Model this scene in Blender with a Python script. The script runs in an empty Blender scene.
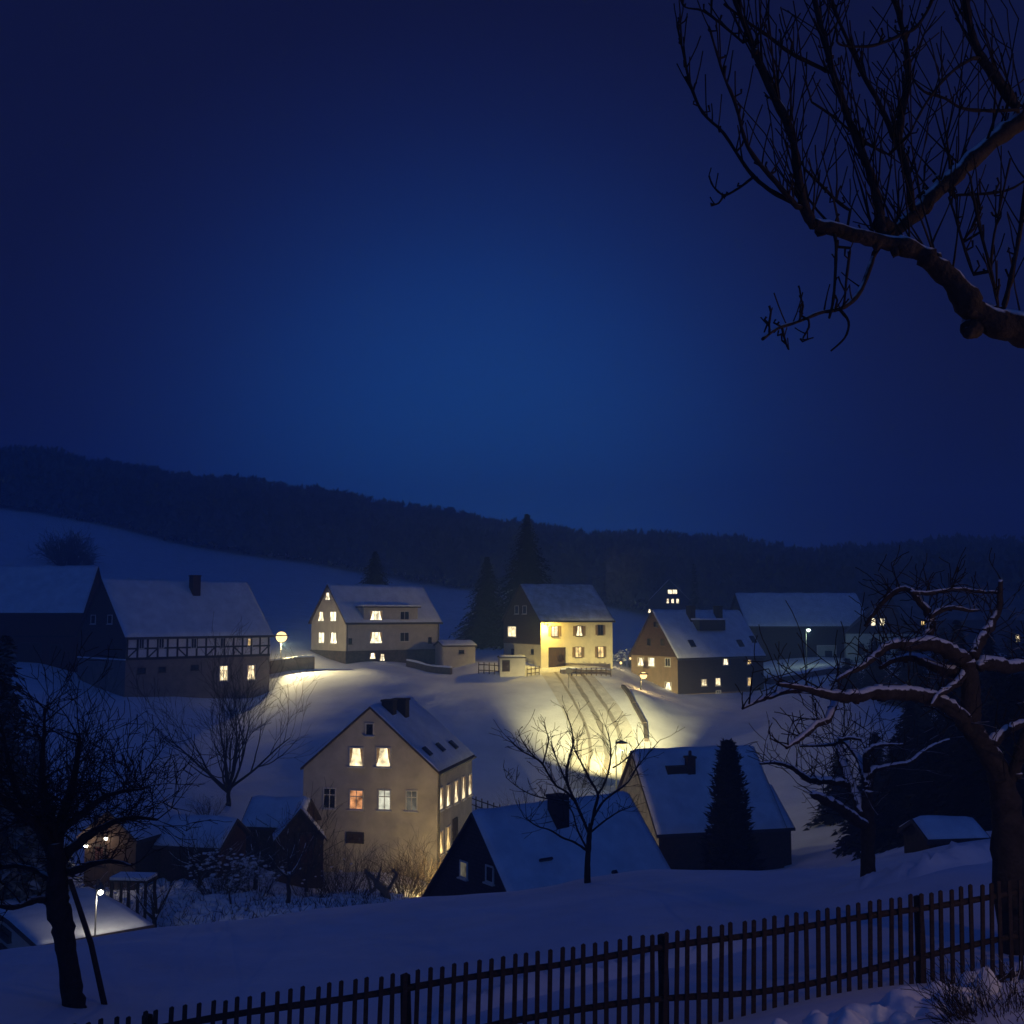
import bpy, bmesh, math, random
import numpy as np
from mathutils import Vector, Matrix
random.seed(7)
RN = np.random.default_rng(11)
R = math.radians
S = bpy.context.scene
COL = S.collection

# ------------------------------------------------------------------ camera
F = 1098.0                      # focal length in pixels of a 1024 px frame
HORIZON = 615.0
PITCH = math.atan((HORIZON - 512.0) / F)
cam_data = bpy.data.cameras.new('camera')
cam_data.sensor_width = 36.0
cam_data.sensor_fit = 'HORIZONTAL'
cam_data.lens = 36.0 * F / 1024.0
cam_data.clip_start = 0.1
cam_data.clip_end = 4000
cam = bpy.data.objects.new('camera', cam_data)
COL.objects.link(cam)
cam.location = (0, 0, 0)
cam.rotation_euler = (R(90) + PITCH, 0, 0)
S.camera = cam

# ------------------------------------------------------------------ world: dusk sky
SKY_K = 1.0
W = bpy.data.worlds.new('World')
S.world = W
W.use_nodes = True
nt = W.node_tree
nt.nodes.clear()
def N(t, **kw):
    n = nt.nodes.new(t)
    for k, v in kw.items():
        setattr(n, k, v)
    return n
out = N('ShaderNodeOutputWorld')
bg = N('ShaderNodeBackground')
bg.inputs['Strength'].default_value = SKY_K
sky = N('ShaderNodeTexSky', sky_type='NISHITA')
sky.sun_disc = False
sky.sun_elevation = R(-4.0)
sky.sun_rotation = R(8)
sky.air_density = 1.0
sky.ozone_density = 4.0
tc = N('ShaderNodeTexCoord')
def srgb(r, g, b):
    f = lambda c: (c / 12.92 if c <= .04045 else ((c + .055) / 1.055) ** 2.4)
    return (f(r / 255), f(g / 255), f(b / 255), 1)
# the last twilight glows low over the valley ahead; past it a dark ring, then blue raised out of view to light the snow
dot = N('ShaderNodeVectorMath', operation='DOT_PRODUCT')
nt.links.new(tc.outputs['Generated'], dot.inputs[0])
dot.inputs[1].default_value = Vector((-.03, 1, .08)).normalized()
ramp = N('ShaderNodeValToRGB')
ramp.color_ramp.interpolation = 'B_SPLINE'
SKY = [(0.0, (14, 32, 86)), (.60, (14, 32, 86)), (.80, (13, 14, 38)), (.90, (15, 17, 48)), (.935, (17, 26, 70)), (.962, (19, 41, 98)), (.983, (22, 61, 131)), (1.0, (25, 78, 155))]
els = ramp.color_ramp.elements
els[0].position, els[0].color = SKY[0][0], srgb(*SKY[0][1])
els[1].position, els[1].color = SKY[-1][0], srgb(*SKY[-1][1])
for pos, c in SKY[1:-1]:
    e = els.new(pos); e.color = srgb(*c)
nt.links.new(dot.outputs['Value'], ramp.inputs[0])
mul = N('ShaderNodeVectorMath', operation='SCALE')
nt.links.new(ramp.outputs['Color'], mul.inputs[0])
mul.inputs['Scale'].default_value = 1.0
skm = N('ShaderNodeVectorMath', operation='SCALE')
skm.inputs['Scale'].default_value = 0.002
nt.links.new(sky.outputs['Color'], skm.inputs[0])
addn = N('ShaderNodeVectorMath', operation='ADD')
nt.links.new(mul.outputs[0], addn.inputs[0])
nt.links.new(skm.outputs[0], addn.inputs[1])
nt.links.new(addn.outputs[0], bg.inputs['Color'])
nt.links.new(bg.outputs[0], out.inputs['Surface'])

# ------------------------------------------------------------------ the last light of the sky as one very weak, broad sun
sun_d = bpy.data.lights.new('sun', 'SUN')
sun_d.energy = 0.14
sun_d.angle = R(40)
sun_d.color = (0.10, 0.33, 1.0)
sun = bpy.data.objects.new('sun', sun_d)
COL.objects.link(sun)
sun.rotation_euler = (R(64), 0, R(0))

S.view_settings.view_transform = 'Standard'
S.view_settings.look = 'None'
S.view_settings.exposure = 0.0
S.view_settings.gamma = 1.0
S.view_settings.use_curve_mapping = False
S.render.engine = 'CYCLES'
S.cycles.use_denoising = True
S.cycles.max_bounces = 6
S.cycles.diffuse_bounces = 3
S.cycles.glossy_bounces = 2
S.cycles.volume_bounces = 1
S.cycles.sample_clamp_indirect = 3.0
S.cycles.caustics_reflective = False
S.cycles.caustics_refractive = False

# ------------------------------------------------------------------ pixels to rays
CP, SP = math.cos(PITCH), math.sin(PITCH)
def ray(px, py):
    u = (px - 512.0) / F
    v = (512.0 - py) / F
    return Vector((u, CP - v * SP, SP + v * CP))
def P(px, py, d):
    r = ray(px, py)
    return r * (d / r.y)
def K(ox, oy, s):
    return lambda x, y: (ox + x / s, oy + y / s)
c1, c2, c3, c4 = K(0, 540, 3.657), K(260, 540, 4.655), K(460, 540, 4.655), K(600, 560, 3.657)
c5, c6, c7, c8 = K(280, 680, 4.655), K(420, 680, 3.938), K(600, 700, 3.657), K(0, 660, 3.2)
cT, cR, cF = K(664, 0, 2.844), K(740, 560, 3.01), K(0, 800, 4.57)

# ------------------------------------------------------------------ terrain: a smooth surface through surveyed points
pts = [(0, -4, -1.6), (-6, 0, -2.3), (6, 0, -1.7), (0, 3, -1.95), (0, 6, -2.75), (3, 6, -2.45), (-3, 6.5, -3.1)]
for px, py, d in [
    (110, 1128, 9.95), (275, 1110, 10.2), (644, 1045, 11), (979, 985, 11.8), (1080, 965, 12.1),
    (900, 1012, 9.8), (1010, 985, 9.8), (512, 1075, 9.6), (250, 1130, 9.0),
    (868, 880, 21), (500, 962, 18), (200, 1000, 17), (960, 880, 17),
    (-150, 985, 23), (0, 953, 24), (140, 930, 26), (300, 911, 28), (430, 895, 30), (587, 881, 31), (660, 874, 32), (868, 866, 28), (960, 850, 27), (1040, 843, 27),
    (0, 990, 38), (140, 975, 41), (200, 908, 50), (300, 902, 54), (400, 895, 58), (-150, 950, 45),
    (480, 955, 50), (600, 965, 47), (660, 895, 60), (659, 873, 65), (791, 863, 68), (920, 842, 45), (1000, 800, 70), (1100, 800, 60),
    (306, 870, 70), (437, 884, 68), (476, 852, 78),
    (520, 795, 91), (640, 795, 92), (600, 762, 96), (605, 743, 104.5), (600, 717, 112), (597, 693, 120), (553, 740, 104.5), (550, 714, 112), (555, 690, 120), (660, 741, 104.5), (670, 720, 112), (480, 711, 112), (575, 672, 128), (480, 668, 131), (678, 695, 129), (645, 693, 124), (640, 694, 119), (763, 690, 138), (740, 743, 104), (860, 715, 105),
    (124, 697, 110), (195, 697, 115.5), (266, 695, 121), (300, 697, 113), (100, 681, 120), (40, 664, 120), (-60, 662, 120), (270, 669.5, 126.5), (300, 669, 126), (318, 669, 126), (340, 690, 113), (346, 664, 130), (438, 664, 139), (380, 672, 124),
    (230, 800, 78), (120, 800, 76), (0, 795, 76), (310, 742, 95), (-100, 790, 76),
    (541, 668, 130), (612, 668, 134), (655, 643, 178), (800, 657, 165), (900, 668, 150), (1000, 672, 148),
    (60, 603, 185), (250, 612, 170), (150, 575, 230), (0, 511, 300), (100, 527, 300), (200, 551, 300), (400, 582, 290), (480, 602, 220), (560, 602, 260), (672, 624, 255), (900, 625, 250), (1000, 620, 250), (-150, 500, 300),
    (0, 488, 430), (150, 503, 430), (300, 522, 430), (400, 537, 430), (500, 555, 430), (600, 566, 430), (700, 571, 430), (850, 582, 430), (1000, 572, 430),
    (0, 560, 740), (512, 590, 740), (1024, 595, 740)]:
    p = P(px, py, d)
    pts.append((p.x, p.y, p.z))
pts = np.array(pts)
def st(x, y):
    return 3.0 * x / (y + 10.0), np.log(np.maximum(y, -7.0) + 10.0)
cs, ct = st(pts[:, 0], pts[:, 1])
def kern(r2):
    return 0.5 * r2 * np.log(r2 + 1e-12)
n_ = len(pts)
A_ = np.zeros((n_ + 3, n_ + 3))
A_[:n_, :n_] = kern((cs[:, None] - cs[None]) ** 2 + (ct[:, None] - ct[None]) ** 2) + np.eye(n_) * 2e-4
A_[:n_, n_:] = np.stack([np.ones(n_), cs, ct], 1)
A_[n_:, :n_] = A_[:n_, n_:].T
# heights are fitted as slopes of sight (z over distance), which keeps near and far in proportion
q_ = pts[:, 2] / (np.maximum(pts[:, 1], -7) + 10.0)
w_ = np.linalg.solve(A_, np.concatenate([q_, np.zeros(3)]))
def wave(x, y):
    return (np.sin(x * .9 + 1.3 * np.sin(y * .41)) * np.sin(y * .63 + 1.1 * np.sin(x * .37)) * .05
            + np.sin(x * .23 + 2) * np.sin(y * .19 + .7 * np.sin(x * .11)) * .10
            + np.sin(x * 2.3 + y * 1.1) * np.sin(y * 1.9 - x * .7) * .018)
def ground(x, y):
    x = np.atleast_1d(np.asarray(x, float)); y = np.atleast_1d(np.asarray(y, float))
    s, t = st(x, y)
    o = np.empty(len(x))
    for i in range(0, len(x), 20000):
        k = kern((s[i:i + 20000, None] - cs[None]) ** 2 + (t[i:i + 20000, None] - ct[None]) ** 2)
        o[i:i + 20000] = k @ w_[:n_] + w_[n_] + w_[n_ + 1] * s[i:i + 20000] + w_[n_ + 2] * t[i:i + 20000]
    return o * (np.maximum(y, -7) + 10.0) + wave(x, y) * np.clip((y - 2) / 8, 0, 1)
def gz(x, y):
    return float(ground(x, y)[0])
def hit(px, py, d0=7.0, d1=600.0):
    ds = np.exp(np.linspace(math.log(d0), math.log(d1), 900))
    r = ray(px, py)
    k = ds / r.y
    z = r.z * k - ground(r.x * k, ds)
    w = np.where(z < 0)[0]
    i = w[0] if len(w) else len(ds) - 1
    p = r * (ds[i] / r.y)
    return Vector((p.x, p.y, gz(p.x, p.y)))
def on(px, d):
    """ground point in the direction of column px at distance d"""
    x = (px - 512.0) / F * d
    return Vector((x, d, gz(x, d)))

# ------------------------------------------------------------------ materials
def mat(name, col, rough=.85, var=.25, scale=3.0, bump=.0, bscale=None, coord='Object', dark=None, spec=.25, metal=0.0):
    m = bpy.data.materials.new(name)
    m.use_nodes = True
    t = m.node_tree
    b = t.nodes['Principled BSDF']
    b.inputs['Roughness'].default_value = rough
    b.inputs['Specular IOR Level'].default_value = spec
    b.inputs['Metallic'].default_value = metal
    co = t.nodes.new('ShaderNodeTexCoord')
    n1 = t.nodes.new('ShaderNodeTexNoise')
    n1.inputs['Scale'].default_value = scale
    n1.inputs['Detail'].default_value = 6
    n1.inputs['Roughness'].default_value = .65
    t.links.new(co.outputs[coord], n1.inputs['Vector'])
    rp = t.nodes.new('ShaderNodeValToRGB')
    d = dark or tuple(c * (1 - var) for c in col)
    l = tuple(min(1, c * (1 + var * .6)) for c in col)
    rp.color_ramp.elements[0].position = .32
    rp.color_ramp.elements[0].color = (*d, 1)
    rp.color_ramp.elements[1].position = .68
    rp.color_ramp.elements[1].color = (*l, 1)
    t.links.new(n1.outputs['Fac'], rp.inputs[0])
    t.links.new(rp.outputs[0], b.inputs['Base Color'])
    if bump:
        n2 = t.nodes.new('ShaderNodeTexNoise')
        n2.inputs['Scale'].default_value = bscale or scale * 6
        n2.inputs['Detail'].default_value = 5
        t.links.new(co.outputs[coord], n2.inputs['Vector'])
        bp = t.nodes.new('ShaderNodeBump')
        bp.inputs['Strength'].default_value = bump
        bp.inputs['Distance'].default_value = .05
        t.links.new(n2.outputs['Fac'], bp.inputs['Height'])
        t.links.new(bp.outputs[0], b.inputs['Normal'])
    return m
def snow_on(name, col, lo=.35, hi=.75, nscale=6.0, var=.4, amount=1.0):
    """bark or needles with snow lying on whatever faces up"""
    m = mat(name, col, .95, var, 9.0, .4, 30)
    t = m.node_tree
    b = t.nodes['Principled BSDF']
    src = b.inputs['Base Color'].links[0].from_socket
    g = t.nodes.new('ShaderNodeNewGeometry')
    sp = t.nodes.new('ShaderNodeSeparateXYZ')
    t.links.new(g.outputs['Normal'], sp.inputs[0])
    co = t.nodes.new('ShaderNodeTexCoord')
    no = t.nodes.new('ShaderNodeTexNoise')
    no.inputs['Scale'].default_value = nscale
    no.inputs['Detail'].default_value = 4
    t.links.new(co.outputs['Object'], no.inputs['Vector'])
    ad = t.nodes.new('ShaderNodeMath'); ad.operation = 'MULTIPLY_ADD'
    ad.inputs[1].default_value = .9
    t.links.new(no.outputs['Fac'], ad.inputs[0])
    sb = t.nodes.new('ShaderNodeMath'); sb.operation = 'SUBTRACT'
    t.links.new(sp.outputs['Z'], sb.inputs[0]); sb.inputs[1].default_value = .45
    t.links.new(sb.outputs[0], ad.inputs[2])
    mr = t.nodes.new('ShaderNodeMapRange')
    mr.inputs['From Min'].default_value = lo
    mr.inputs['From Max'].default_value = hi
    mr.inputs['To Max'].default_value = amount
    t.links.new(ad.outputs[0], mr.inputs['Value'])
    mx = t.nodes.new('ShaderNodeMix'); mx.data_type = 'RGBA'
    t.links.new(mr.outputs[0], mx.inputs[0])
    t.links.new(src, mx.inputs[6])
    mx.inputs[7].default_value = (.8, .81, .83, 1)
    t.links.new(mx.outputs[2], b.inputs['Base Color'])
    return m
def glow(name, col, lo, hi, scale=1.5, grad=True):
    """the inside of a lit room seen through curtains and panes"""
    m = bpy.data.materials.new(name)
    m.use_nodes = True
    t = m.node_tree
    t.nodes.clear()
    o = t.nodes.new('ShaderNodeOutputMaterial')
    e = t.nodes.new('ShaderNodeEmission')
    e.inputs['Color'].default_value = (*col, 1)
    co = t.nodes.new('ShaderNodeTexCoord')
    n1 = t.nodes.new('ShaderNodeTexNoise')
    n1.inputs['Scale'].default_value = scale
    n1.inputs['Detail'].default_value = 3
    t.links.new(co.outputs['Object'], n1.inputs['Vector'])
    mr = t.nodes.new('ShaderNodeMapRange')
    mr.inputs['From Min'].default_value = .33
    mr.inputs['From Max'].default_value = .66
    mr.inputs['To Min'].default_value = lo
    mr.inputs['To Max'].default_value = hi
    t.links.new(n1.outputs['Fac'], mr.inputs['Value'])
    t.links.new(mr.outputs[0], e.inputs['Strength'])
    t.links.new(e.outputs[0], o.inputs['Surface'])
    return m
def slate(name, col, sx=.28, sy=.18):
    m = mat(name, col, .6, .3, 2.0)
    t = m.node_tree
    b = t.nodes['Principled BSDF']
    co = t.nodes.new('ShaderNodeTexCoord')
    mp = t.nodes.new('ShaderNodeMapping')
    mp.inputs['Rotation'].default_value = (R(90), 0, 0)
    br = t.nodes.new('ShaderNodeTexBrick')
    br.inputs['Scale'].default_value = 1.0
    br.inputs['Brick Width'].default_value = sx
    br.inputs['Row Height'].default_value = sy
    br.inputs['Mortar Size'].default_value = .012
    br.inputs['Color1'].default_value = (*col, 1)
    br.inputs['Color2'].default_value = (*[c * 1.5 for c in col], 1)
    br.inputs['Mortar'].default_value = (*[c * .4 for c in col], 1)
    ax = t.nodes.new('ShaderNodeSeparateXYZ'); cb = t.nodes.new('ShaderNodeCombineXYZ')
    am = t.nodes.new('ShaderNodeMath'); am.operation = 'ADD'
    t.links.new(co.outputs['Object'], ax.inputs[0])
    t.links.new(ax.outputs['X'], am.inputs[0]); t.links.new(ax.outputs['Y'], am.inputs[1])
    t.links.new(am.outputs[0], cb.inputs['X']); t.links.new(ax.outputs['Z'], cb.inputs['Y'])
    t.links.new(cb.outputs[0], br.inputs['Vector'])
    t.links.new(br.outputs['Color'], b.inputs['Base Color'])
    return m

M = {}
M['snow'] = mat('snow', (.80, .82, .86), .9, .10, .35, .7, 1.6, coord='Object', spec=.1)
M['roofsnow'] = mat('roof_snow', (.76, .79, .83), .9, .12, .9, .35, 5.0, dark=(.62, .65, .70), spec=.1)
M['thinsnow'] = mat('thin_roof_snow', (.66, .68, .70), .9, .25, .8, .4, 5.0, dark=(.40, .39, .38), spec=.1)
M['roadsnow'] = mat('packed_snow', (.66, .64, .60), .8, .2, 1.1, .5, 8.0, spec=.2)
M['rut'] = mat('rut_slush', (.34, .30, .25), .6, .4, 2.0, .5, 8.0, spec=.3)
M['dimsnow'] = mat('dimmed_snow', (.16, .155, .16), .9, .4, .8, .3, 5, dark=(.06, .055, .055))  # roof snow darkened: the picture's dim right edge put into its colour
M['tile'] = mat('roof_tile', (.06, .045, .045), .8, .3, 6)
M['cream'] = mat('cream_plaster', (.54, .49, .40), .9, .12, .9, .25, 30, dark=(.40, .36, .29))
M['ivory'] = mat('ivory_plaster', (.62, .54, .36), .9, .14, 1.2, .2, 30)
M['white'] = mat('white_plaster', (.52, .47, .40), .9, .16, 1.3, .2, 30)
M['pale'] = mat('pale_plaster', (.42, .46, .40), .9, .15, 1.3, .2, 30)
M['greyp'] = mat('grey_plaster', (.20, .165, .15), .9, .25, 1.2, .2, 30)
M['brownp'] = mat('brown_plaster', (.26, .19, .13), .9, .22, 1.3, .2, 30)
M['stone'] = mat('field_stone', (.11, .085, .075), .9, .5, 2.6, .6, 7)
M['rubble'] = mat('pale_rubble_wall', (.36, .36, .30), .9, .45, 2.2, .7, 5)
M['infill'] = mat('timber_infill', (.74, .72, .72), .9, .10, 2.5)
M['beam'] = mat('dark_beam', (.022, .016, .016), .8, .3, 8)
M['slate'] = slate('slate_cladding', (.035, .028, .030))
M['slateb'] = slate('brown_slate_cladding', (.060, .036, .028))
M['wood'] = mat('weathered_boards', (.060, .036, .024), .85, .4, 5, .4, 20)
M['redwood'] = mat('red_brown_boards', (.075, .030, .025), .85, .3, 4, .3, 20)
M['fence'] = mat('fence_wood', (.055, .036, .029), .85, .4, 12, .4, 40)
M['curtain'] = glow('lit_curtain', (1.0, .58, .26), .10, .30, 4)
M['frame'] = mat('window_frame', (.62, .60, .55), .6, .1, 3)
M['dframe'] = mat('dark_window_frame', (.05, .04, .035), .6, .2, 3)
M['glass'] = mat('dark_glass', (.012, .013, .018), .08, .2, 2, spec=.5)
M['shutter'] = mat('window_shutter', (.20, .13, .07), .7, .2, 6)
M['metal'] = mat('grey_metal', (.10, .10, .10), .5, .2, 5, metal=.6)
M['brick'] = mat('chimney_brick', (.045, .025, .022), .9, .4, 5, .4, 12)
M['bark'] = snow_on('snowy_bark', (.050, .038, .034), .42, .54, 11.0)
M['barks'] = snow_on('snow_laden_bark', (.040, .030, .028), .26, .40, 9.0)
M['barkd'] = snow_on('dark_bark', (.030, .022, .020), .72, .95, 5.0, amount=.5)
M['barkr'] = snow_on('reddish_bark', (.040, .027, .024), .44, .60, 6.0, amount=.8)
M['twig'] = mat('twig', (.026, .018, .016), .9, .3, 6)
M['twigw'] = mat('warm_twig', (.085, .055, .032), .9, .35, 6)
M['needle'] = snow_on('spruce_needles', (.016, .024, .017), .75, 1.0, 2.0, amount=.35)
M['needled'] = mat('dark_needles', (.010, .013, .010), .95, .4, 3)
M['litbark'] = mat('lamplit_bark', (.20, .15, .10), .9, .4, 8, .4, 30)  # pollard bark lightened, lamplight put into its colour
M['hedge'] = snow_on('snowy_hedge', (.022, .022, .016), .42, .60, 3.0)
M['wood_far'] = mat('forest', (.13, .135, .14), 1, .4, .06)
W1 = (1.0, .80, .46)
M['lit'] = glow('lit_warm', W1, .45, 2.6)
M['litb'] = glow('lit_bright', (1.0, .85, .55), .7, 3.2)
M['litc'] = glow('lit_cool', (.95, .93, .72), .30, 1.2, 1.6)
M['litd'] = glow('lit_dim', (.80, .72, .55), .04, .20, 1.6)
M['lito'] = glow('lit_orange', (1.0, .42, .17), .10, 1.3, 1.5)
M['lity'] = glow('lit_yellow', (1.0, .68, .26), .35, 2.0)
M['bulb'] = glow('lamp_bulb', (1.0, .64, .23), 2.6, 3.4)
M['bulbw'] = glow('lamp_bulb_white', (1.0, .95, .78), 12, 16)
M['bulbg'] = glow('lamp_bulb_green', (.80, 1.0, .78), 10, 14)

# ------------------------------------------------------------------ object helpers
def tag(o, label=None, cat=None, group=None, kind=None):
    if label: o['label'] = label
    if cat: o['category'] = cat
    if group: o['group'] = group
    if kind: o['kind'] = kind
    return o
def empty(name, loc, rz=0.0, label=None, cat=None, group=None):
    o = bpy.data.objects.new(name, None)
    COL.objects.link(o)
    o.location = loc
    o.rotation_euler = (0, 0, rz)
    o.empty_display_size = .3
    return tag(o, label, cat, group)
class MB:
    def __init__(self):
        self.v, self.f = [], []
    def add(self, vs, fs):
        b = len(self.v)
        self.v += [tuple(p) for p in vs]
        self.f += [tuple(i + b for i in q) for q in fs]
        return self
    def box(self, x0, y0, z0, x1, y1, z1):
        vs = [(x0, y0, z0), (x1, y0, z0), (x1, y1, z0), (x0, y1, z0), (x0, y0, z1), (x1, y0, z1), (x1, y1, z1), (x0, y1, z1)]
        return self.add(vs, [(0, 3, 2, 1), (4, 5, 6, 7), (0, 1, 5, 4), (1, 2, 6, 5), (2, 3, 7, 6), (3, 0, 4, 7)])
    def bar(self, a, b, w, t, up=(0, 0, 1)):
        """a straight bar of w x t section from a to b"""
        a, b = Vector(a), Vector(b)
        d = (b - a).normalized()
        up = Vector(up)
        s = d.cross(up)
        if s.length < 1e-4: s = d.cross(Vector((1, 0, 0)))
        s.normalize(); n = s.cross(d)
        vs = [p + s * i * w / 2 + n * j * t / 2 for p in (a, b) for i, j in ((-1, -1), (1, -1), (1, 1), (-1, 1))]
        return self.add(vs, [(3, 2, 1, 0), (4, 5, 6, 7), (0, 1, 5, 4), (1, 2, 6, 5), (2, 3, 7, 6), (3, 0, 4, 7)])
    def cyl(self, a, b, r0, r1=None, n=10):
        return self.tube([a, b], [r0, r1 if r1 is not None else r0], n)
    def tube(self, ps, rs, n=6):
        ps = [Vector(p) for p in ps]
        vs, fs = [], []
        prev = None
        for i, p in enumerate(ps):
            d = (ps[min(i + 1, len(ps) - 1)] - ps[max(i - 1, 0)])
            if d.length < 1e-9: d = Vector((0, 0, 1))
            d.normalize()
            if prev is None:
                s = d.cross(Vector((.31, .2, .93)))
                if s.length < 1e-3: s = d.cross(Vector((1, 0, 0)))
            else:
                s = prev - d * prev.dot(d)
                if s.length < 1e-4: s = d.cross(Vector((.31, .2, .93)))
            s.normalize(); prev = s
            t = d.cross(s)
            for k in range(n):
                a = 2 * math.pi * k / n
                vs.append(p + (s * math.cos(a) + t * math.sin(a)) * rs[i])
        for i in range(len(ps) - 1):
            for k in range(n):
                a, b = i * n + k, i * n + (k + 1) % n
                fs.append((a, b, b + n, a + n))
        fs.append(tuple(range(n - 1, -1, -1)))
        fs.append(tuple((len(ps) - 1) * n + k for k in range(n)))
        return self.add(vs, fs)
    def blob(self, c, rx, ry, rz, seg=10, rings=6, rough=.15):
        c = Vector(c)
        vs, fs = [c + Vector((0, 0, rz))], []
        for i in range(1, rings):
            th = math.pi * i / rings
            for k in range(seg):
                a = 2 * math.pi * k / seg
                q = 1 + random.uniform(-rough, rough)
                vs.append(c + Vector((rx * q * math.sin(th) * math.cos(a), ry * q * math.sin(th) * math.sin(a), rz * q * math.cos(th))))
        vs.append(c - Vector((0, 0, rz)))
        for k in range(seg):
            fs.append((0, 1 + k, 1 + (k + 1) % seg))
            for i in range(rings - 2):
                a, b = 1 + i * seg + k, 1 + i * seg + (k + 1) % seg
                fs.append((a, a + seg, b + seg, b))
            a, b = 1 + (rings - 2) * seg + k, 1 + (rings - 2) * seg + (k + 1) % seg
            fs.append((a, len(vs) - 1, b))
        return self.add(vs, fs)
    def build(self, name, m, parent=None, smooth=False, fix=False, loc=None):
        me = bpy.data.meshes.new(name)
        me.from_pydata(self.v, [], self.f)
        me.materials.append(m)
        if fix:
            bm = bmesh.new(); bm.from_mesh(me)
            bmesh.ops.recalc_face_normals(bm, faces=bm.faces)
            bm.to_mesh(me); bm.free()
        if smooth:
            me.polygons.foreach_set('use_smooth', [True] * len(me.polygons))
        o = bpy.data.objects.new(name, me)
        COL.objects.link(o)
        if loc is not None: o.location = loc
        if parent is not None: o.parent = parent
        return o
def np_mesh(name, v, f, mats, smooth=False, midx=None):
    me = bpy.data.meshes.new(name)
    v = np.asarray(v, np.float32); f = np.asarray(f, np.int32)
    me.vertices.add(len(v)); me.vertices.foreach_set('co', v.ravel())
    k = f.shape[1]
    me.loops.add(f.size); me.loops.foreach_set('vertex_index', f.ravel())
    me.polygons.add(len(f))
    me.polygons.foreach_set('loop_start', np.arange(0, f.size, k, dtype=np.int32))
    me.polygons.foreach_set('loop_total', np.full(len(f), k, np.int32))
    for m in mats: me.materials.append(m)
    if midx is not None: me.polygons.foreach_set('material_index', np.asarray(midx, np.int32))
    if smooth: me.polygons.foreach_set('use_smooth', np.ones(len(f), bool))
    me.update(calc_edges=True); me.validate()
    o = bpy.data.objects.new(name, me)
    COL.objects.link(o)
    return o
# ------------------------------------------------------------------ the snow-covered ground, one sheet to the horizon
def build_ground():
    ns, ntt = 320, 520
    s = np.sinh(np.linspace(-1.9, 1.9, ns)) / np.sinh(1.9) * 3.6
    t = np.linspace(math.log(4.0), math.log(790.0), ntt)
    TT, SS = np.meshgrid(t, s, indexing='ij')
    y = np.exp(TT) - 10.0
    x = SS / 3.0 * (np.maximum(y, -7) + 10.0)
    x = x + np.where(y < 8, SS * 8 * np.clip((8 - y) / 14, 0, 1), 0)
    z = ground(x.ravel(), y.ravel())
    v = np.stack([x.ravel(), y.ravel(), z], 1)
    i = np.arange(ntt - 1)[:, None] * ns + np.arange(ns - 1)[None]
    f = np.stack([i, i + 1, i + ns + 1, i + ns], -1).reshape(-1, 4)
    o = np_mesh('snowy_ground', v, f, [M['snow']], True)
    tag(o, 'blue snow-covered slopes and fields of the valley', kind='structure')
build_ground()

def polyline(ps, step):
    """resample pixel-picked ground points evenly"""
    out_ = []
    for a, b in zip(ps[:-1], ps[1:]):
        n = max(1, int((b - a).length / step))
        for i in range(n): out_.append(a.lerp(b, i / n))
    out_.append(ps[-1])
    for _ in range(12):
        out_ = [out_[0]] + [(out_[i - 1] + out_[i] * 2 + out_[i + 1]) / 4 for i in range(1, len(out_) - 1)] + [out_[-1]]
    return out_
def strip(name, ps, w, m, lift, label, wob=0.0):
    ps = polyline(ps, .8)
    n = max(2, int(w / .35) + 1)
    v, f = [], []
    for i, p in enumerate(ps):
        d = ps[min(i + 1, len(ps) - 1)] - ps[max(i - 1, 0)]
        d.z = 0; d.normalize()
        sd = Vector((d.y, -d.x, 0))
        ww = w * (1 + wob * math.sin(i * 1.7) + wob * .7 * math.sin(i * .61 + 1))
        for k in range(n):
            q = p + sd * ((k / (n - 1) - .5) * ww)
            v.append((q.x, q.y, 0))
    v = np.array(v)
    v[:, 2] = ground(v[:, 0], v[:, 1]) + lift
    for i in range(len(ps) - 1):
        for k in range(n - 1):
            a = i * n + k
            f.append((a, a + 1, a + n + 1, a + n))
    o = np_mesh(name, v, f, [m], True)
    return tag(o, label, kind='structure')
g = lambda *a: hit(*a, d0=80)
road_mid = [g(566, 672), g(577, 688), g(592, 712), g(603, 735), g(606, 760), g(600, 790)]
strip('village_road', road_mid, 6.0, M['roadsnow'], .03, 'packed snow road curving down from the lit house')
for off, w in ((-1.7, .42), (-.2, .5), (1.3, .3)):
    rp = []
    ps = polyline(road_mid, .8)
    for i, p in enumerate(ps):
        d = ps[min(i + 1, len(ps) - 1)] - ps[max(i - 1, 0)]; d.z = 0; d.normalize()
        q = p + Vector((d.y, -d.x, 0)) * off
        rp.append(q)
    strip('wheel_track', rp, w, M['rut'], .042, 'dark wheel track pressed into the village road', .16)

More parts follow.
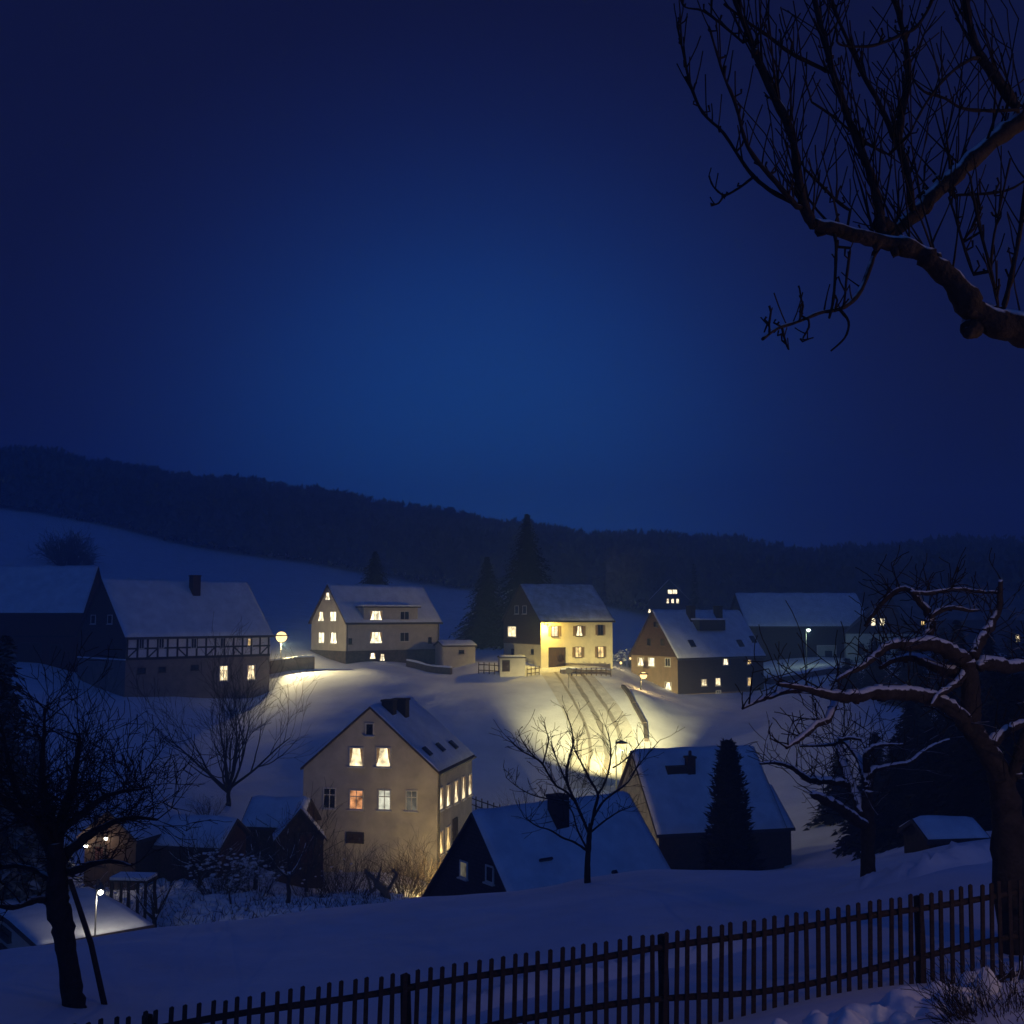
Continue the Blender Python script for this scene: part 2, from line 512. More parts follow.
# ------------------------------------------------------------------ houses
class House:
    """walls on [0,A] x [0,B] (x to the picture's right along the front, y away from it)"""
    def __init__(s, name, label, cat, anchor_px, d, deg, A, B, ridge, anchor, H, rise, wall, base_z=None, sink=2.0,
                 over=.35, snow=.20, roofm='tile', snowm='roofsnow', z0=None, group=None):
        s.A, s.B, s.H, s.rise, s.ridge = A, B, H, rise, ridge
        s.rot = R(deg)
        p = P(*anchor_px, d)
        c, sn = math.cos(s.rot), math.sin(s.rot)
        ax, ay = anchor
        loc = Vector((p.x - (ax * c - ay * sn), p.y - (ax * sn + ay * c), p.z))
        s.root = empty(name, loc, s.rot, label, cat, group)
        s.loc = loc
        s.inv = Matrix.Rotation(-s.rot, 3, 'Z')
        s.o = s.inv @ (Vector((0, 0, 0)) - loc)
        s.over = over
        Lr, Wr = (A, B) if ridge == 'x' else (B, A)
        s.Lr, s.Wr = Lr, Wr
        s.k = rise / (Wr / 2)
        mp = (lambda u, v, z: (u, v, z)) if ridge == 'x' else (lambda u, v, z: (v, u, z))
        s.mp = mp
        # wall
        m = MB()
        prof = [(0, -sink), (Wr, -sink), (Wr, H), (Wr / 2, H + rise), (0, H)]
        m.add([mp(0, v, z) for v, z in prof] + [mp(Lr, v, z) for v, z in prof],
              [(0, 1, 2, 3, 4), (9, 8, 7, 6, 5)] + [(i, i + 5, (i + 1) % 5 + 5, (i + 1) % 5) for i in range(5)])
        s.wall = m.build('wall', M[wall], s.root, fix=True)
        # roof slabs
        t = .14
        o_ = over
        pf = [(-o_, H - o_ * s.k), (Wr / 2, H + rise), (Wr + o_, H - o_ * s.k)]
        m = MB()
        ring = [(v, z + .004) for v, z in pf] + [(v, z + t) for v, z in reversed(pf)]
        m.add([mp(-o_, v, z) for v, z in ring] + [mp(Lr + o_, v, z) for v, z in ring],
              [(0, 1, 4, 5), (1, 2, 3, 4), (11, 10, 7, 6), (10, 9, 8, 7)] + [(i, i + 6, (i + 1) % 6 + 6, (i + 1) % 6) for i in range(6)])
        s.roof = m.build('roof', M[roofm], s.root, fix=True)
        # snow lying on both slopes
        nu = max(8, int((Lr + 2 * o_) / .35)); nv = max(8, int((Wr + 2 * o_) / .35)) // 2 * 2
        e = .05
        us = np.linspace(-o_ + e, Lr + o_ - e, nu + 1); vs = np.linspace(-o_ + e, Wr + o_ - e, nv + 1)
        U, V = np.meshgrid(us, vs, indexing='ij')
        sl = H + rise - np.abs(V - Wr / 2) * s.k + t
        de = np.minimum(np.minimum(U - us[0], us[-1] - U), np.minimum(V - vs[0], vs[-1] - V))
        ph = (loc.x * 1.7) % 6
        th = snow * (.82 + .18 * np.sin(U * 1.3 + ph) * np.sin(V * 1.1 + ph * 2) + .12 * np.sin(U * 2.9 + V * 2.1 + ph))
        th = th * (.35 + .65 * np.clip(de / .30, 0, 1) ** .5)
        ridge_round = snow * .5 * np.exp(-np.abs(V - Wr / 2) / .25)
        Z = sl + th - ridge_round * .5
        top = [mp(a, b, c_) for a, b, c_ in zip(U.ravel(), V.ravel(), Z.ravel())]
        bot = [mp(a, b, c_) for a, b, c_ in zip(U.ravel(), V.ravel(), (sl + .002).ravel())]
        m = MB()
        nn = nv + 1
        fs = []
        for i in range(nu):
            for j in range(nv):
                a = i * nn + j
                fs.append((a, a + nn, a + nn + 1, a + 1))
        off = len(top)
        bd = [i * nn for i in range(nu + 1)] + [nu * nn + j for j in range(1, nv + 1)] + [i * nn + nv for i in range(nu - 1, -1, -1)] + [j for j in range(nv - 1, 0, -1)]
        for a, b in zip(bd, bd[1:] + bd[:1]):
            fs.append((a, b, b + off, a + off))
        m.add(top + bot, fs)
        s.snow = m.build('snow_cover', M[snowm], s.roof, fix=True)
        s.snow.data.polygons.foreach_set('use_smooth', [True] * len(s.snow.data.polygons))
        s.t, s.ts = t, snow
    # --- picture to wall plane
    def lray(s, px):
        return s.inv @ ray(*px)
    def face_pt(s, face, px):
        r = s.lray(px)
        if face == 'front': k = (0 - s.o.y) / r.y
        elif face == 'left': k = (0 - s.o.x) / r.x
        else: k = (s.A - s.o.x) / r.x
        q = s.o + r * k
        return (q.x if face == 'front' else (s.B - q.y if face == 'left' else q.y)), q.z
    def to3(s, face, a, z, dep):
        """wall coordinate a (rightwards in the picture), height z, distance proud of the wall"""
        if face == 'front': return (a, -dep, z)
        if face == 'left': return (-dep, s.B - a, z)
        return (s.A + dep, a, z)
    def slab(s, m, face, a0, a1, z0, z1, d0, d1):
        p = [s.to3(face, a, z, d) for a, z, d in ((a0, z0, d0), (a1, z0, d0), (a1, z0, d1), (a0, z0, d1), (a0, z1, d0), (a1, z1, d0), (a1, z1, d1), (a0, z1, d1))]
        m.add(p, [(0, 1, 2, 3), (7, 6, 5, 4), (4, 5, 1, 0), (5, 6, 2, 1), (6, 7, 3, 2), (7, 4, 0, 3)])
    def rect(s, face, a, b):
        (a0, z0), (a1, z1) = s.face_pt(face, a), s.face_pt(face, b)
        return min(a0, a1), max(a0, a1), min(z0, z1), max(z0, z1)
    def win(s, face, pa, pb, pane='glass', frame='frame', nx=1, ny=1, label=None, sill=True, fw=.07, plane=0.0, shutters=None, curtain=0):
        """a window whose picture corners are pa and pb"""
        a0, a1, z0, z1 = s.rect(face, pa, pb)
        if a1 - a0 < .35: c = (a0 + a1) / 2; a0, a1 = c - .175, c + .175
        m = MB()
        p0, p1 = plane, plane + .06
        s.slab(m, face, a0 - fw, a0, z0 - fw, z1 + fw, p0, p1); s.slab(m, face, a1, a1 + fw, z0 - fw, z1 + fw, p0, p1)
        s.slab(m, face, a0, a1, z1, z1 + fw, p0, p1); s.slab(m, face, a0, a1, z0 - fw, z0, p0, p1)
        for i in range(1, nx + 1):
            c = a0 + (a1 - a0) * i / (nx + 1)
            s.slab(m, face, c - .022, c + .022, z0, z1, p0, p1 - .006)
        for i in range(1, ny + 1):
            c = z0 + (z1 - z0) * (i / (ny + 1) if ny > 1 else .68)
            s.slab(m, face, a0, a1, c - .025, c + .025, p0, p1 - .012)
        w = m.build('window', M[frame], s.root, fix=True)
        m = MB(); s.slab(m, face, a0, a1, z0, z1, p0, p0 + .02)
        pn = m.build('pane', M[pane], w, fix=True)
        if sill:
            m = MB(); s.slab(m, face, a0 - fw - .06, a1 + fw + .06, z0 - fw - .06, z0 - fw, p0, p0 + .16)
            m.build('sill', M['frame' if frame == 'frame' else 'stone'], w, fix=True)
        if shutters:
            q = (a1 - a0) * .45
            for b0, b1 in ((a0 - fw - q, a0 - fw - .01), (a1 + fw + .01, a1 + fw + q)):
                m = MB(); s.slab(m, face, b0, b1, z0 - .03, z1 + .03, p0, p0 + .05)
                m.build('shutter', M['shutter'], w, fix=True)
        if not curtain and pane in ('lit', 'litb', 'lity') and a1 - a0 > .5: curtain = random.choice((0, 0, .18, .26))
        if curtain:
            for c0, c1, c2 in ((a0, a0 + (a1 - a0) * curtain, a0 + (a1 - a0) * .06), (a1, a1 - (a1 - a0) * curtain, a1 - (a1 - a0) * .06)):
                m = MB()
                pr = [(c0, z1), (c1, z1), (c1 * .62 + c2 * .38, z0 + (z1 - z0) * .55), (c2, z0 + (z1 - z0) * .2), (c0, z0 + (z1 - z0) * .12)]
                v = [s.to3(face, a, z, p0 + .0205) for a, z in pr] + [s.to3(face, a, z, p0 + .03) for a, z in pr]
                m.add(v, [(0, 1, 2, 3, 4), (9, 8, 7, 6, 5)] + [(i, i + 5, (i + 1) % 5 + 5, (i + 1) % 5) for i in range(5)])
                m.build('curtain', M['curtain'], w, fix=True)
        if label: w['label'] = label
        return w
    def door(s, face, pa, pb, m_='wood', name='door', frame='dframe', dep=.05, handle=True):
        a0, a1, z0, z1 = s.rect(face, pa, pb)
        m = MB(); s.slab(m, face, a0, a1, z0, z1, 0, dep)
        n = max(3, int((a1 - a0) / .3))
        for i in range(n):
            c0 = a0 + (a1 - a0) * (i + .06) / n; c1 = a0 + (a1 - a0) * (i + .94) / n
            s.slab(m, face, c0, c1, z0 + .04, z1 - .05, dep + .002, dep + .022)
        o = m.build(name, M[m_], s.root, fix=True)
        m = MB()
        s.slab(m, face, a0 - .1, a0 - .004, z0, z1 + .1, 0, dep + .05); s.slab(m, face, a1 + .004, a1 + .1, z0, z1 + .1, 0, dep + .05)
        s.slab(m, face, a0 - .004, a1 + .004, z1 + .004, z1 + .1, 0, dep + .05)
        m.build('door_frame', M[frame], o, fix=True)
        if handle:
            m = MB(); zc = (z0 + z1) / 2
            s.slab(m, face, a1 - .2, a1 - .12, zc - .1, zc + .06, dep + .022, dep + .09)
            m.build('handle', M['metal'], o, fix=True)
        return o
    def gable(s, face, z0, m_, name='gable_cladding', dep=.035, holes=None):
        """cladding over the gable wall from height z0 up to the verge"""
        w = s.Wr; k = s.k; m = MB()
        pr = [(0, z0), (w, z0)]
        pr += [(w, max(s.H, z0)), (w / 2, s.H + s.rise), (0, max(s.H, z0))] if z0 <= s.H else [((s.H + s.rise - z0) / k * 0 + w / 2 + (s.H + s.rise - z0) / k, z0)]
        pr = [(a, z - (.002 if z > z0 else 0)) for a, z in pr]
        n = len(pr)
        v = [s.to3(face, a, z, 0.0) for a, z in pr] + [s.to3(face, a, z, dep) for a, z in pr]
        m.add(v, [tuple(range(n)), tuple(range(2 * n - 1, n - 1, -1))] + [(i, i + n, (i + 1) % n + n, (i + 1) % n) for i in range(n)])
        return m.build(name, M[m_], s.root, fix=True)
    def band(s, face, z0, z1, m_, name, dep=.03, a0=None, a1=None):
        L = s.A if face == 'front' else s.B
        m = MB(); s.slab(m, face, 0 if a0 is None else a0, L if a1 is None else a1, z0, z1, 0, dep)
        return m.build(name, M[m_], s.root, fix=True)
    # --- roof plane
    def roof_pt(s, px, back=False):
        """local point where the sight line meets the slope that faces the camera (front, or right for a y ridge)"""
        r = s.lray(px)
        zr = s.H + s.rise + s.t + s.ts * .5
        if s.ridge == 'x':      # z = zr - (B/2 - y) k
            k = (zr - (s.B / 2 - s.o.y) * s.k - s.o.z) / (r.z - r.y * s.k)
        else:                   # z = zr - (x - A/2) k
            k = (zr - (s.o.x - s.A / 2) * s.k - s.o.z) / (r.z + r.x * s.k)
        return s.o + r * k
    def chimney(s, px, w, dpt, h, m_='brick', cap=True, pots=0):
        p = s.roof_pt(px)
        m = MB(); z = p.z
        m.box(p.x - w / 2, p.y - dpt / 2, z - 1.0, p.x + w / 2, p.y + dpt / 2, z + h)
        m.box(p.x - w / 2 - .06, p.y - dpt / 2 - .06, z + h, p.x + w / 2 + .06, p.y + dpt / 2 + .06, z + h + .12)
        for i in range(pots):
            x = p.x - w / 2 + w * (i + .5) / pots
            m.cyl((x, p.y, z + h + .12), (x, p.y, z + h + .45), .11, .09, 8)
        c = m.build('chimney', M[m_], s.roof, fix=True)
        return c
    def skylight(s, px, w=.6, l=.9):
        p = s.roof_pt(px)
        a = math.atan(s.k)
        dn = Vector((0, -math.cos(a), -math.sin(a))) if s.ridge == 'x' else Vector((math.cos(a), 0, -math.sin(a)))
        m = MB()
        nrm = Vector((0, -math.sin(a), math.cos(a))) if s.ridge == 'x' else Vector((math.sin(a), 0, math.cos(a)))
        c = p + nrm * (.0)
        m.bar(c - dn * l / 2, c + dn * l / 2, w, .34, nrm)
        return m.build('skylight', M['glass'], s.roof, fix=True)
    def gutter(s, face='front'):
        m = MB(); z = s.H - s.over * s.k + .02
        if s.ridge == 'x': m.cyl((-s.over, -s.over - .07, z), (s.A + s.over, -s.over - .07, z), .07, n=8)
        else: m.cyl((s.A + s.over + .07, -s.over, z), (s.A + s.over + .07, s.B + s.over, z), .07, n=8)
        return m.build('gutter', M['metal'], s.root)
    def pipe(s, face, a, z0, z1):
        m = MB(); m.cyl(s.to3(face, a, z0, .08), s.to3(face, a, z1, .08), .05, n=8)
        return m.build('rain_pipe', M['metal'], s.root)

# -- 1 the big cream gable house
h = House('gable_house', 'big cream gable house with lit windows on two floors, nearest of the lit houses', 'house',
          (437, 884), 68, -12.7, 8.74, 8.2, 'y', (8.74, 0), 6.62, 3.75, 'cream', over=.15, snow=.14)
h.win('front', c5(403, 205), c5(433, 255), 'glass', 'frame', 0, 0)
for a, b in (((327, 317), (385, 400)), ((452, 317), (513, 402))):
    h.win('front', c5(*a), c5(*b), 'lit', 'frame', 0, 0, label='lit attic window with curtains', curtain=.22)
h.win('front', c5(207, 505), c5(256, 595), 'glass', 'frame', 1, 1, label='dark window')
h.win('front', c5(328, 514), c5(384, 600), 'lito', 'frame', 1, 1, label='window with a red glowing lampshade')
h.win('front', c5(462, 514), c5(512, 602), 'litc', 'frame', 1, 1, label='cool white lit window')
h.win('front', c5(590, 517), c5(636, 606), 'litd', 'frame', 1, 1, label='dimly lit window')
for x0, y0, x1, y1 in ((740, 508, 755, 596), (774, 494, 788, 580), (810, 474, 825, 564), (845, 455, 859, 546), (875, 445, 889, 528)):
    h.win('right', c5(x0, y0), c5(x1, y1), 'lit', 'frame', 0, 0, curtain=.46)
for x0, y0, x1, y1 in ((738, 712, 755, 802), (772, 690, 789, 782)):
    h.win('right', c5(x0, y0), c5(x1, y1), 'lity', 'frame', 0, 0, curtain=.46)
h.door('right', c5(805, 655), c5(820, 770), 'wood')
h.door('front', c5(318, 714), c5(384, 762), 'wood', 'shed_door')
h.chimney(c5(508, 140), .75, .75, .55)
h.chimney(c5(562, 148), .9, .8, .75)
for p in ((682, 337), (743, 318), (804, 306)): h.skylight(c5(*p), .5, .7)
h.gutter(); h.pipe('right', .15, 0, 6.5)
HY = h

# -- 2 the dark gable in front
h = House('dark_house', 'dark house with two small white gable windows, its snowy roof nearest to the fence', 'house',
          (505, 892), 47.6, 35, 8.8, 8.0, 'x', (0, .45), 2.2, 4.25, 'slate', z0=None, over=.25, snow=.18)
HD = h
d_apex = Vector((P(470.8, 809.5, 50).x, 50, P(470.8, 809.5, 50).z))
c_, s_ = math.cos(R(35)), math.sin(R(35))
h.root.location = d_apex - Vector((c_ * -.25 - s_ * 4.0, s_ * -.25 + c_ * 4.0, 2.2 + 4.25 + .26))
h.loc = h.root.location.copy(); h.o = h.inv @ (Vector((0, 0, 0)) - h.loc)
h.win('left', c6(162, 714), c6(186, 778), 'litd', 'frame', 0, 0)
h.win('left', c6(264, 732), c6(289, 797), 'glass', 'frame', 0, 0)
h.chimney(c6(545, 548), .72, .72, 1.0, 'brick')
h.skylight(c6(492, 712), .7, .1); h.skylight(c6(765, 768), .25, .3)

# -- 3 pale rubble gable house on the right
h = House('long_cottage', 'long low cottage with a pale rubble gable behind the dark columnar conifer', 'house',
          (659, 872), 65, 14, 7.9, 8.0, 'x', (0, 0), 2.15, 4.15, 'rubble', over=.2, snow=.18)
h.band('front', -1.5, 2.1, 'wood', 'board_cladding', .05)
h.win('left', (624.5, 803), (629.5, 813.5), 'litb', 'dframe', 1, 0)
h.win('left', (641, 836), (646, 847), 'litd', 'frame', 1, 0)
h.chimney(c7(330, 258), .5, .5, .75, 'brick', pots=1)
m = MB(); q = h.roof_pt(c7(283, 245)); m.box(q.x - .8, q.y - .4, q.z - .4, q.x + .5, q.y + .6, q.z + .1)
m.build('roof_hatch', M['wood'], h.roof)
# lower annex to its right
h = House('low_annex', 'low snow-roofed annex beside the long cottage under the apple tree', 'shed', (752, 866), 67, 14, 2.6, 5.5, 'x', (0, 0), 2.1, 2.0, 'wood', over=.2, snow=.18)
h.door('front', (757, 845), (766, 866), 'wood')

# -- 4 the brightly lit house at the road
h = House('roadside_house', 'brightly lit whitewashed house with a dark slate gable at the road bend', 'house',
          (541, 668), 130, 25, 9.7, 10.5, 'x', (0, 0), 5.55, 4.25, 'ivory', over=.25, snow=.12, snowm='thinsnow')
h.gable('left', 2.7, 'slateb')
for i, (x0, y0, x1, y1, l) in enumerate(((418, 402, 462, 447, 'lit'), (533, 402, 577, 445, 'lit'), (634, 397, 672, 440, 'glass'), (529, 500, 572, 545, 'lity'), (634, 497, 675, 545, 'lity'))):
    h.win('front', c3(x0 + 8, y0), c3(x1 - 8, y1), l, 'dframe', 1, 0, shutters=True)
h.door('front', c3(415, 504), c3(487, 592), 'wood', 'barn_door')
h.win('left', c3(226, 403), c3(262, 449), 'lit', 'frame', 1, 0, plane=.035)
h.win('left', c3(258, 308), c3(274, 342), 'glass', 'frame', 0, 0, plane=.035)
h.win('left', c3(295, 308), c3(311, 342), 'glass', 'frame', 0, 0, plane=.035)
h.win('left', c3(242, 508), c3(252, 530), 'glass', 'dframe', 0, 0)
h.win('left', c3(333, 510), c3(343, 530), 'glass', 'dframe', 0, 0)
h.gutter()
HR = h
# facade lamp at the eave corner
a, z = h.face_pt('front', c3(392, 396))
q = Vector(h.to3('front', .45, z - .1, .9))
m = MB(); m.bar(h.to3('front', .45, z + .08, 0), h.to3('front', .45, z + .08, .95), .05, .05); m.cyl(q + Vector((0, 0, .08)), q + Vector((0, 0, .2)), .2, .06, 10)
wl = m.build('wall_lamp', M['metal'], h.root)
m = MB(); m.blob(q, .17, .17, .15, 10, 6, 0); m.build('bulb', M['bulb'], wl, True)
LAMPS = []
LAMPS.append((h.root, q + Vector((0, -.12, -.30)), 1300, (1, .70, .13), .12))

# -- 5 pale house on the left with a wide dormer
h = House('dormer_house', 'pale house with a wide wall dormer and lit gable windows behind the street lamp', 'house',
          (346, 651), 130, 42, 13.9, 7.7, 'x', (0, 0), 3.45, 4.3, 'white', over=.3, snow=.18, sink=1.0)
m = MB(); m.box(-.12, -.12, -3.5, 14.0, 7.8, -.02); m.build('basement', M['stone'], h.root)
h.win('left', c2(306, 246), c2(326, 278), 'litb', 'frame', 0, 0)
for x0, y0, x1, y1 in ((273, 335, 299, 377), (329, 335, 355, 377), (276, 431, 299, 479), (328, 431, 358, 481)):
    h.win('left', c2(x0, y0), c2(x1, y1), 'litb', 'frame', 1, 0)
# dormer: a box through the eave with its own small snowy roof
a0, z0 = h.face_pt('front', c2(482, 378)); a1, z1 = h.face_pt('front', c2(733, 318))
m = MB(); m.box(a0, -.02, h.H - .6, a1, 3.6, z1 + .05)
dm = m.build('dormer', M['white'], h.root)
m = MB(); m.box(a0 - .3, -.35, z1 + .054, a1 + .3, 3.3, z1 + .2); m.build('dormer_roof', M['tile'], dm)
m = MB(); m.box(a0 - .27, -.32, z1 + .204, a1 + .27, 3.3, z1 + .38); m.build('dormer_snow', M['roofsnow'], dm)
h.win('front', c2(512, 331), c2(567, 377), 'litb', 'frame', 2, 0, plane=.02)
h.win('front', c2(512, 430), c2(567, 479), 'litb', 'frame', 2, 0)
h.win('front', c2(653, 334), c2(691, 369), 'glass', 'frame', 1, 0, plane=.02)
h.win('front', c2(653, 432), c2(691, 470), 'glass', 'frame', 1, 0)
h.win('front', c2(414, 460), c2(425, 482), 'glass', 'dframe', 0, 0)
h.win('front', c2(785, 455), c2(796, 478), 'glass', 'dframe', 0, 0)
h.win('front', c2(508, 527), c2(534, 552), 'litb', 'dframe', 0, 0, plane=.13, sill=False)
h.win('front', c2(555, 531), c2(577, 561), 'litb', 'dframe', 1, 1, plane=.13, sill=False)
h.gutter(); h.pipe('front', .12, 0, 3.3); h.pipe('front', 13.7, 0, 3.3)
HW = h

# -- 6 half-timbered farmhouse
h = House('half_timbered_house', 'long half-timbered farmhouse with a dark gable and two lit windows at its right end', 'house',
          (124.5, 696), 110, 45, 16.6, 11.0, 'x', (0, 0), 5.9, 5.7, 'greyp', over=.3, snow=.18)
h.gable('left', 3.62, 'slate')
m = MB(); h.slab(m, 'left', -.05, 11.05, 3.50, 3.62, 0, .22); m.build('snowy_ledge', M['snow'], h.root, fix=True)
zt0, zt1 = 3.55, 5.75
h.band('front', zt0, zt1, 'infill', 'timber_infill', .02)
m = MB()
def tb(a0, a1, z0, z1, e=0): h.slab(m, 'front', a0, a1, z0, z1, .021, .06 + e)
tb(0, 16.6, zt0 - .05, zt0 + .2, .004); tb(0, 16.6, zt1 - .22, zt1 - .02, .004); tb(0, 16.6, 4.55, 4.72, .002)
nb = 15
for i in range(nb + 1):
    x = .1 + 16.3 * i / nb
    tb(x - .1, x + .1, zt0 + .2, zt1 - .22)
for i in (0, 2, 5, 8, 11, 14):
    x = .1 + 16.3 * i / nb
    q0, q1 = ((x + .1, zt0 + .2), (x + 1.0, 4.55)) if i % 2 == 0 else ((x + 1.0, zt0 + .2), (x + .1, 4.55))
    m.bar(h.to3('front', q0[0], q0[1], .036), h.to3('front', q1[0], q1[1], .036), .14, .028, (0, 1, 0))
m.build('timber_frame', M['beam'], h.root, fix=True)
for x0, y0, x1, y1, l in ((510, 364, 524, 396, 'glass'), (582, 362, 597, 394, 'glass'), (700, 362, 716, 394, 'glass'), (807, 360, 822, 394, 'glass'), (906, 362, 921, 390, 'lity')):
    h.win('front', c1(x0, y0), c1(x1, y1), l, 'frame', 1, 0, plane=.03, sill=False)
for x0, y0, x1, y1 in ((505, 470, 530, 487), (582, 466, 604, 482), (700, 459, 724, 474)):
    h.win('front', c1(x0, y0), c1(x1, y1), 'glass', 'dframe', 0, 0)
for x0, y0, x1, y1 in ((804, 462, 830, 512), (905, 460, 931, 508)):
    h.win('front', c1(x0, y0), c1(x1, y1), 'lit', 'frame', 1, 1)
for x0 in (336, 397): h.win('left', c1(x0, 276), c1(x0 + 14, 305), 'glass', 'frame', 0, 0, plane=.035)
h.chimney(c1(712, 190), .9, .9, 1.7, 'brick'); h.gutter()

# -- 7 barn at the far left
h = House('red_barn', 'dark red-brown barn with a wide snowy roof at the left edge', 'barn', (80, 664), 121, 4, 20, 9, 'x', (20, 0), 5.7, 5.0, 'redwood', over=.3, snow=.18)
h.door('front', c1(72, 378), c1(146, 453), 'wood', 'barn_door'); h.door('front', c1(186, 384), c1(222, 453), 'wood')
h.door('front', c1(-60, 378), c1(10, 453), 'wood', 'barn_door')
m = MB(); h.slab(m, 'front', 0, 20, 2.9, 3.1, 0, .12); m.build('beam', M['beam'], h.root, fix=True)

# -- 8 house right of the road
h = House('slate_gable_house', 'brown house with a steep dark slate gable and two chimneys right of the road', 'house',
          (678, 694.5), 130, 35, 14.6, 8.2, 'x', (0, 0), 4.4, 5.3, 'brownp', over=.3, snow=.16)
h.gable('left', 4.35, 'slateb')
h.band('front', 0, 4.3, 'slate', 'weather_boarding', .03)
for x0, y0, x1, y1, l in ((140, 358, 160, 386, 'litb'), (178, 358, 199, 388, 'litb'), (240, 360, 257, 388, 'glass'), (139, 446, 158, 470, 'lity'), (183, 448, 194, 466, 'lity'), (239, 447, 261, 474, 'litb')):
    h.win('left', c4(x0, y0), c4(x1, y1), l, 'frame', 1, 0)
for x0, y0, x1, y1 in ((174, 288, 186, 312), (224, 289, 236, 312), (198, 226, 210, 244)):
    h.win('left', c4(x0, y0), c4(x1, y1), 'glass', 'dframe', 0, 0, plane=.035)
for x0, y0, x1, y1, l in ((450, 362, 467, 382, 'litb'), (538, 366, 551, 380, 'lity'), (371, 438, 388, 458, 'lit'), (422, 433, 438, 458, 'lit'), (538, 431, 552, 459, 'lity'), (424, 478, 440, 500, 'litd')):
    h.win('front', c4(x0, y0), c4(x1, y1), l, 'frame', 1, 0, plane=.03)
h.chimney(c4(332, 212), .8, .8, 1.4); h.chimney(c4(432, 212), .8, .8, 1.4)
m = MB(); q = h.roof_pt(c4(382, 222)); m.box(q.x - 2.2, q.y - 1.4, q.z - 1.2, q.x + 2.2, q.y + 2.0, q.z + .1)
dm = m.build('dormer', M['slate'], h.roof); m = MB(); m.box(q.x - 2.4, q.y - 1.6, q.z + .104, q.x + 2.4, q.y + 2.1, q.z + .3); m.build('dormer_snow', M['roofsnow'], dm)
for p in ((335, 307), (512, 306), (558, 292)): h.skylight(c4(*p), .8, 1.0)
h.gutter()

# -- 9 long barn
h = House('long_barn', 'long dark barn with a pale garage door and an unbroken snow roof', 'barn', (749, 659), 163, 5, 18.5, 11, 'x', (0, 0), 4.9, 4.7, 'slate', over=.35, snow=.2)
h.door('front', c4(795, 314), c4(862, 352), 'pale', 'garage_door', 'frame', handle=False)
a0, a1, z0, z1 = h.rect('front', c4(822, 332), c4(848, 353))
m = MB(); h.slab(m, 'front', a0, a1, z0, z1, .07, .12); m.build('garage_opening', M['glass'], h.root, fix=True)
h.gutter()

# -- 10 pale house behind the apple tree
h = House('pale_gable_house', 'pale greenish house with two lit gable windows behind the old apple tree', 'house', (847, 670), 158, -14, 10.0, 9, 'y', (0, 0), 5.2, 4.4, 'pale', over=.3, snow=.10, snowm='dimsnow')
h.gable('front', 5.15, 'slate')
for x in (873.5, 882.3): h.win('front', (x - 2.4, 618.5), (x + 2.2, 625.5), 'litb', 'frame', 0, 0, plane=.035)
h.win('front', (858, 644), (864, 654), 'glass', 'dframe', 1, 0); h.win('front', (884, 644), (890, 654), 'glass', 'dframe', 1, 0)
h.door('front', (896, 649), (905, 670), 'wood')
h = House('far_right_house', 'dark house with a lone small lit window between the apple tree limbs', 'house', (905, 660), 175, 8, 22, 9, 'x', (0, 0), 6.4, 4.5, 'slate', over=.3, snow=.08, snowm='dimsnow')
h.win('front', (921, 620.5), (925, 625), 'lity', 'dframe', 0, 0)
h.win('front', (1014.5, 635), (1020, 641.5), 'lit', 'dframe', 0, 0)

# -- 11 far house on the wooded slope
h = House('hillside_house', 'distant house with rows of lit windows on the wooded slope beyond the road', 'house', (650, 622), 255, -6, 9.0, 9, 'y', (0, 0), 5.0, 4.6, 'slate', over=.3, snow=.15)
for x, y, w_2, h_2 in ((670, 591.8, 2.0, 2.0), (674.8, 591.8, 2.2, 2.0), (667.8, 601, 1.2, 2.2), (672.6, 601, 1.2, 2.0), (677.6, 601, 1.2, 2.2)):
    h.win('front', (x - w_2, y - h_2), (x + w_2, y + h_2), 'litb', 'dframe', 0, 0, sill=False)
for x, y in ((649.5, 611), (667.2, 611.4)):
    h.win('front', (x - 1.4, y - 1.7), (x + 1.4, y + 1.7), 'litb', 'dframe', 0, 0, sill=False)

# -- 12 small buildings
h = House('white_garage', 'little white garage with a flat snowy roof between two lit houses', 'garage', (443.5, 663), 134, 18, 4.0, 4.2, 'x', (0, 0), 2.0, .5, 'white', over=.2, snow=.2)
h.win('front', c3(-3 + 0, 514), c3(17, 526), 'glass', 'dframe', 0, 0)
h = House('flat_shed', 'plain pale flat-roofed shed at the edge of the snow field', 'shed', (500, 672), 126, 6, 2.9, 2.6, 'x', (0, 0), 1.55, .12, 'white', over=.08, snow=.12)
h.door('front', (503, 661), (509, 671.5), 'wood')
h = House('plank_shed', 'weathered plank shed with a snow roof below the bare spreading tree', 'shed', (160, 873), 58, -12, 3.2, 3.2, 'x', (0, 0), 1.45, 1.0, 'redwood', over=.3, snow=.2)
h.door('front', c8(560, 590), c8(600, 650), 'wood')
h = House('snowy_outhouse', 'half-hidden outhouse with a snow roof left of the cream house', 'shed', (243, 842), 66, -10, 3.4, 3.2, 'x', (0, 0), .9, 1.3, 'wood', over=.2, snow=.2)
h.door('front', (252, 834), (258, 848), 'wood')
h = House('gabled_hut', 'small dark wooden hut with snow on its verge against the cream house', 'hut', (323, 876), 63, 14, 2.6, 1.7, 'y', (2.6, 0), 2.1, 1.55, 'wood', over=.2, snow=.1)
h.door('front', c5(90, 720), c5(150, 850), 'redwood')
h = House('lamplit_cottage', 'little cottage with small bright porch lights behind the leaning tree', 'cottage', (84, 868), 58, -20, 3.2, 4.0, 'y', (0, 0), 1.7, 1.2, 'wood', over=.3, snow=.12)
HC = h
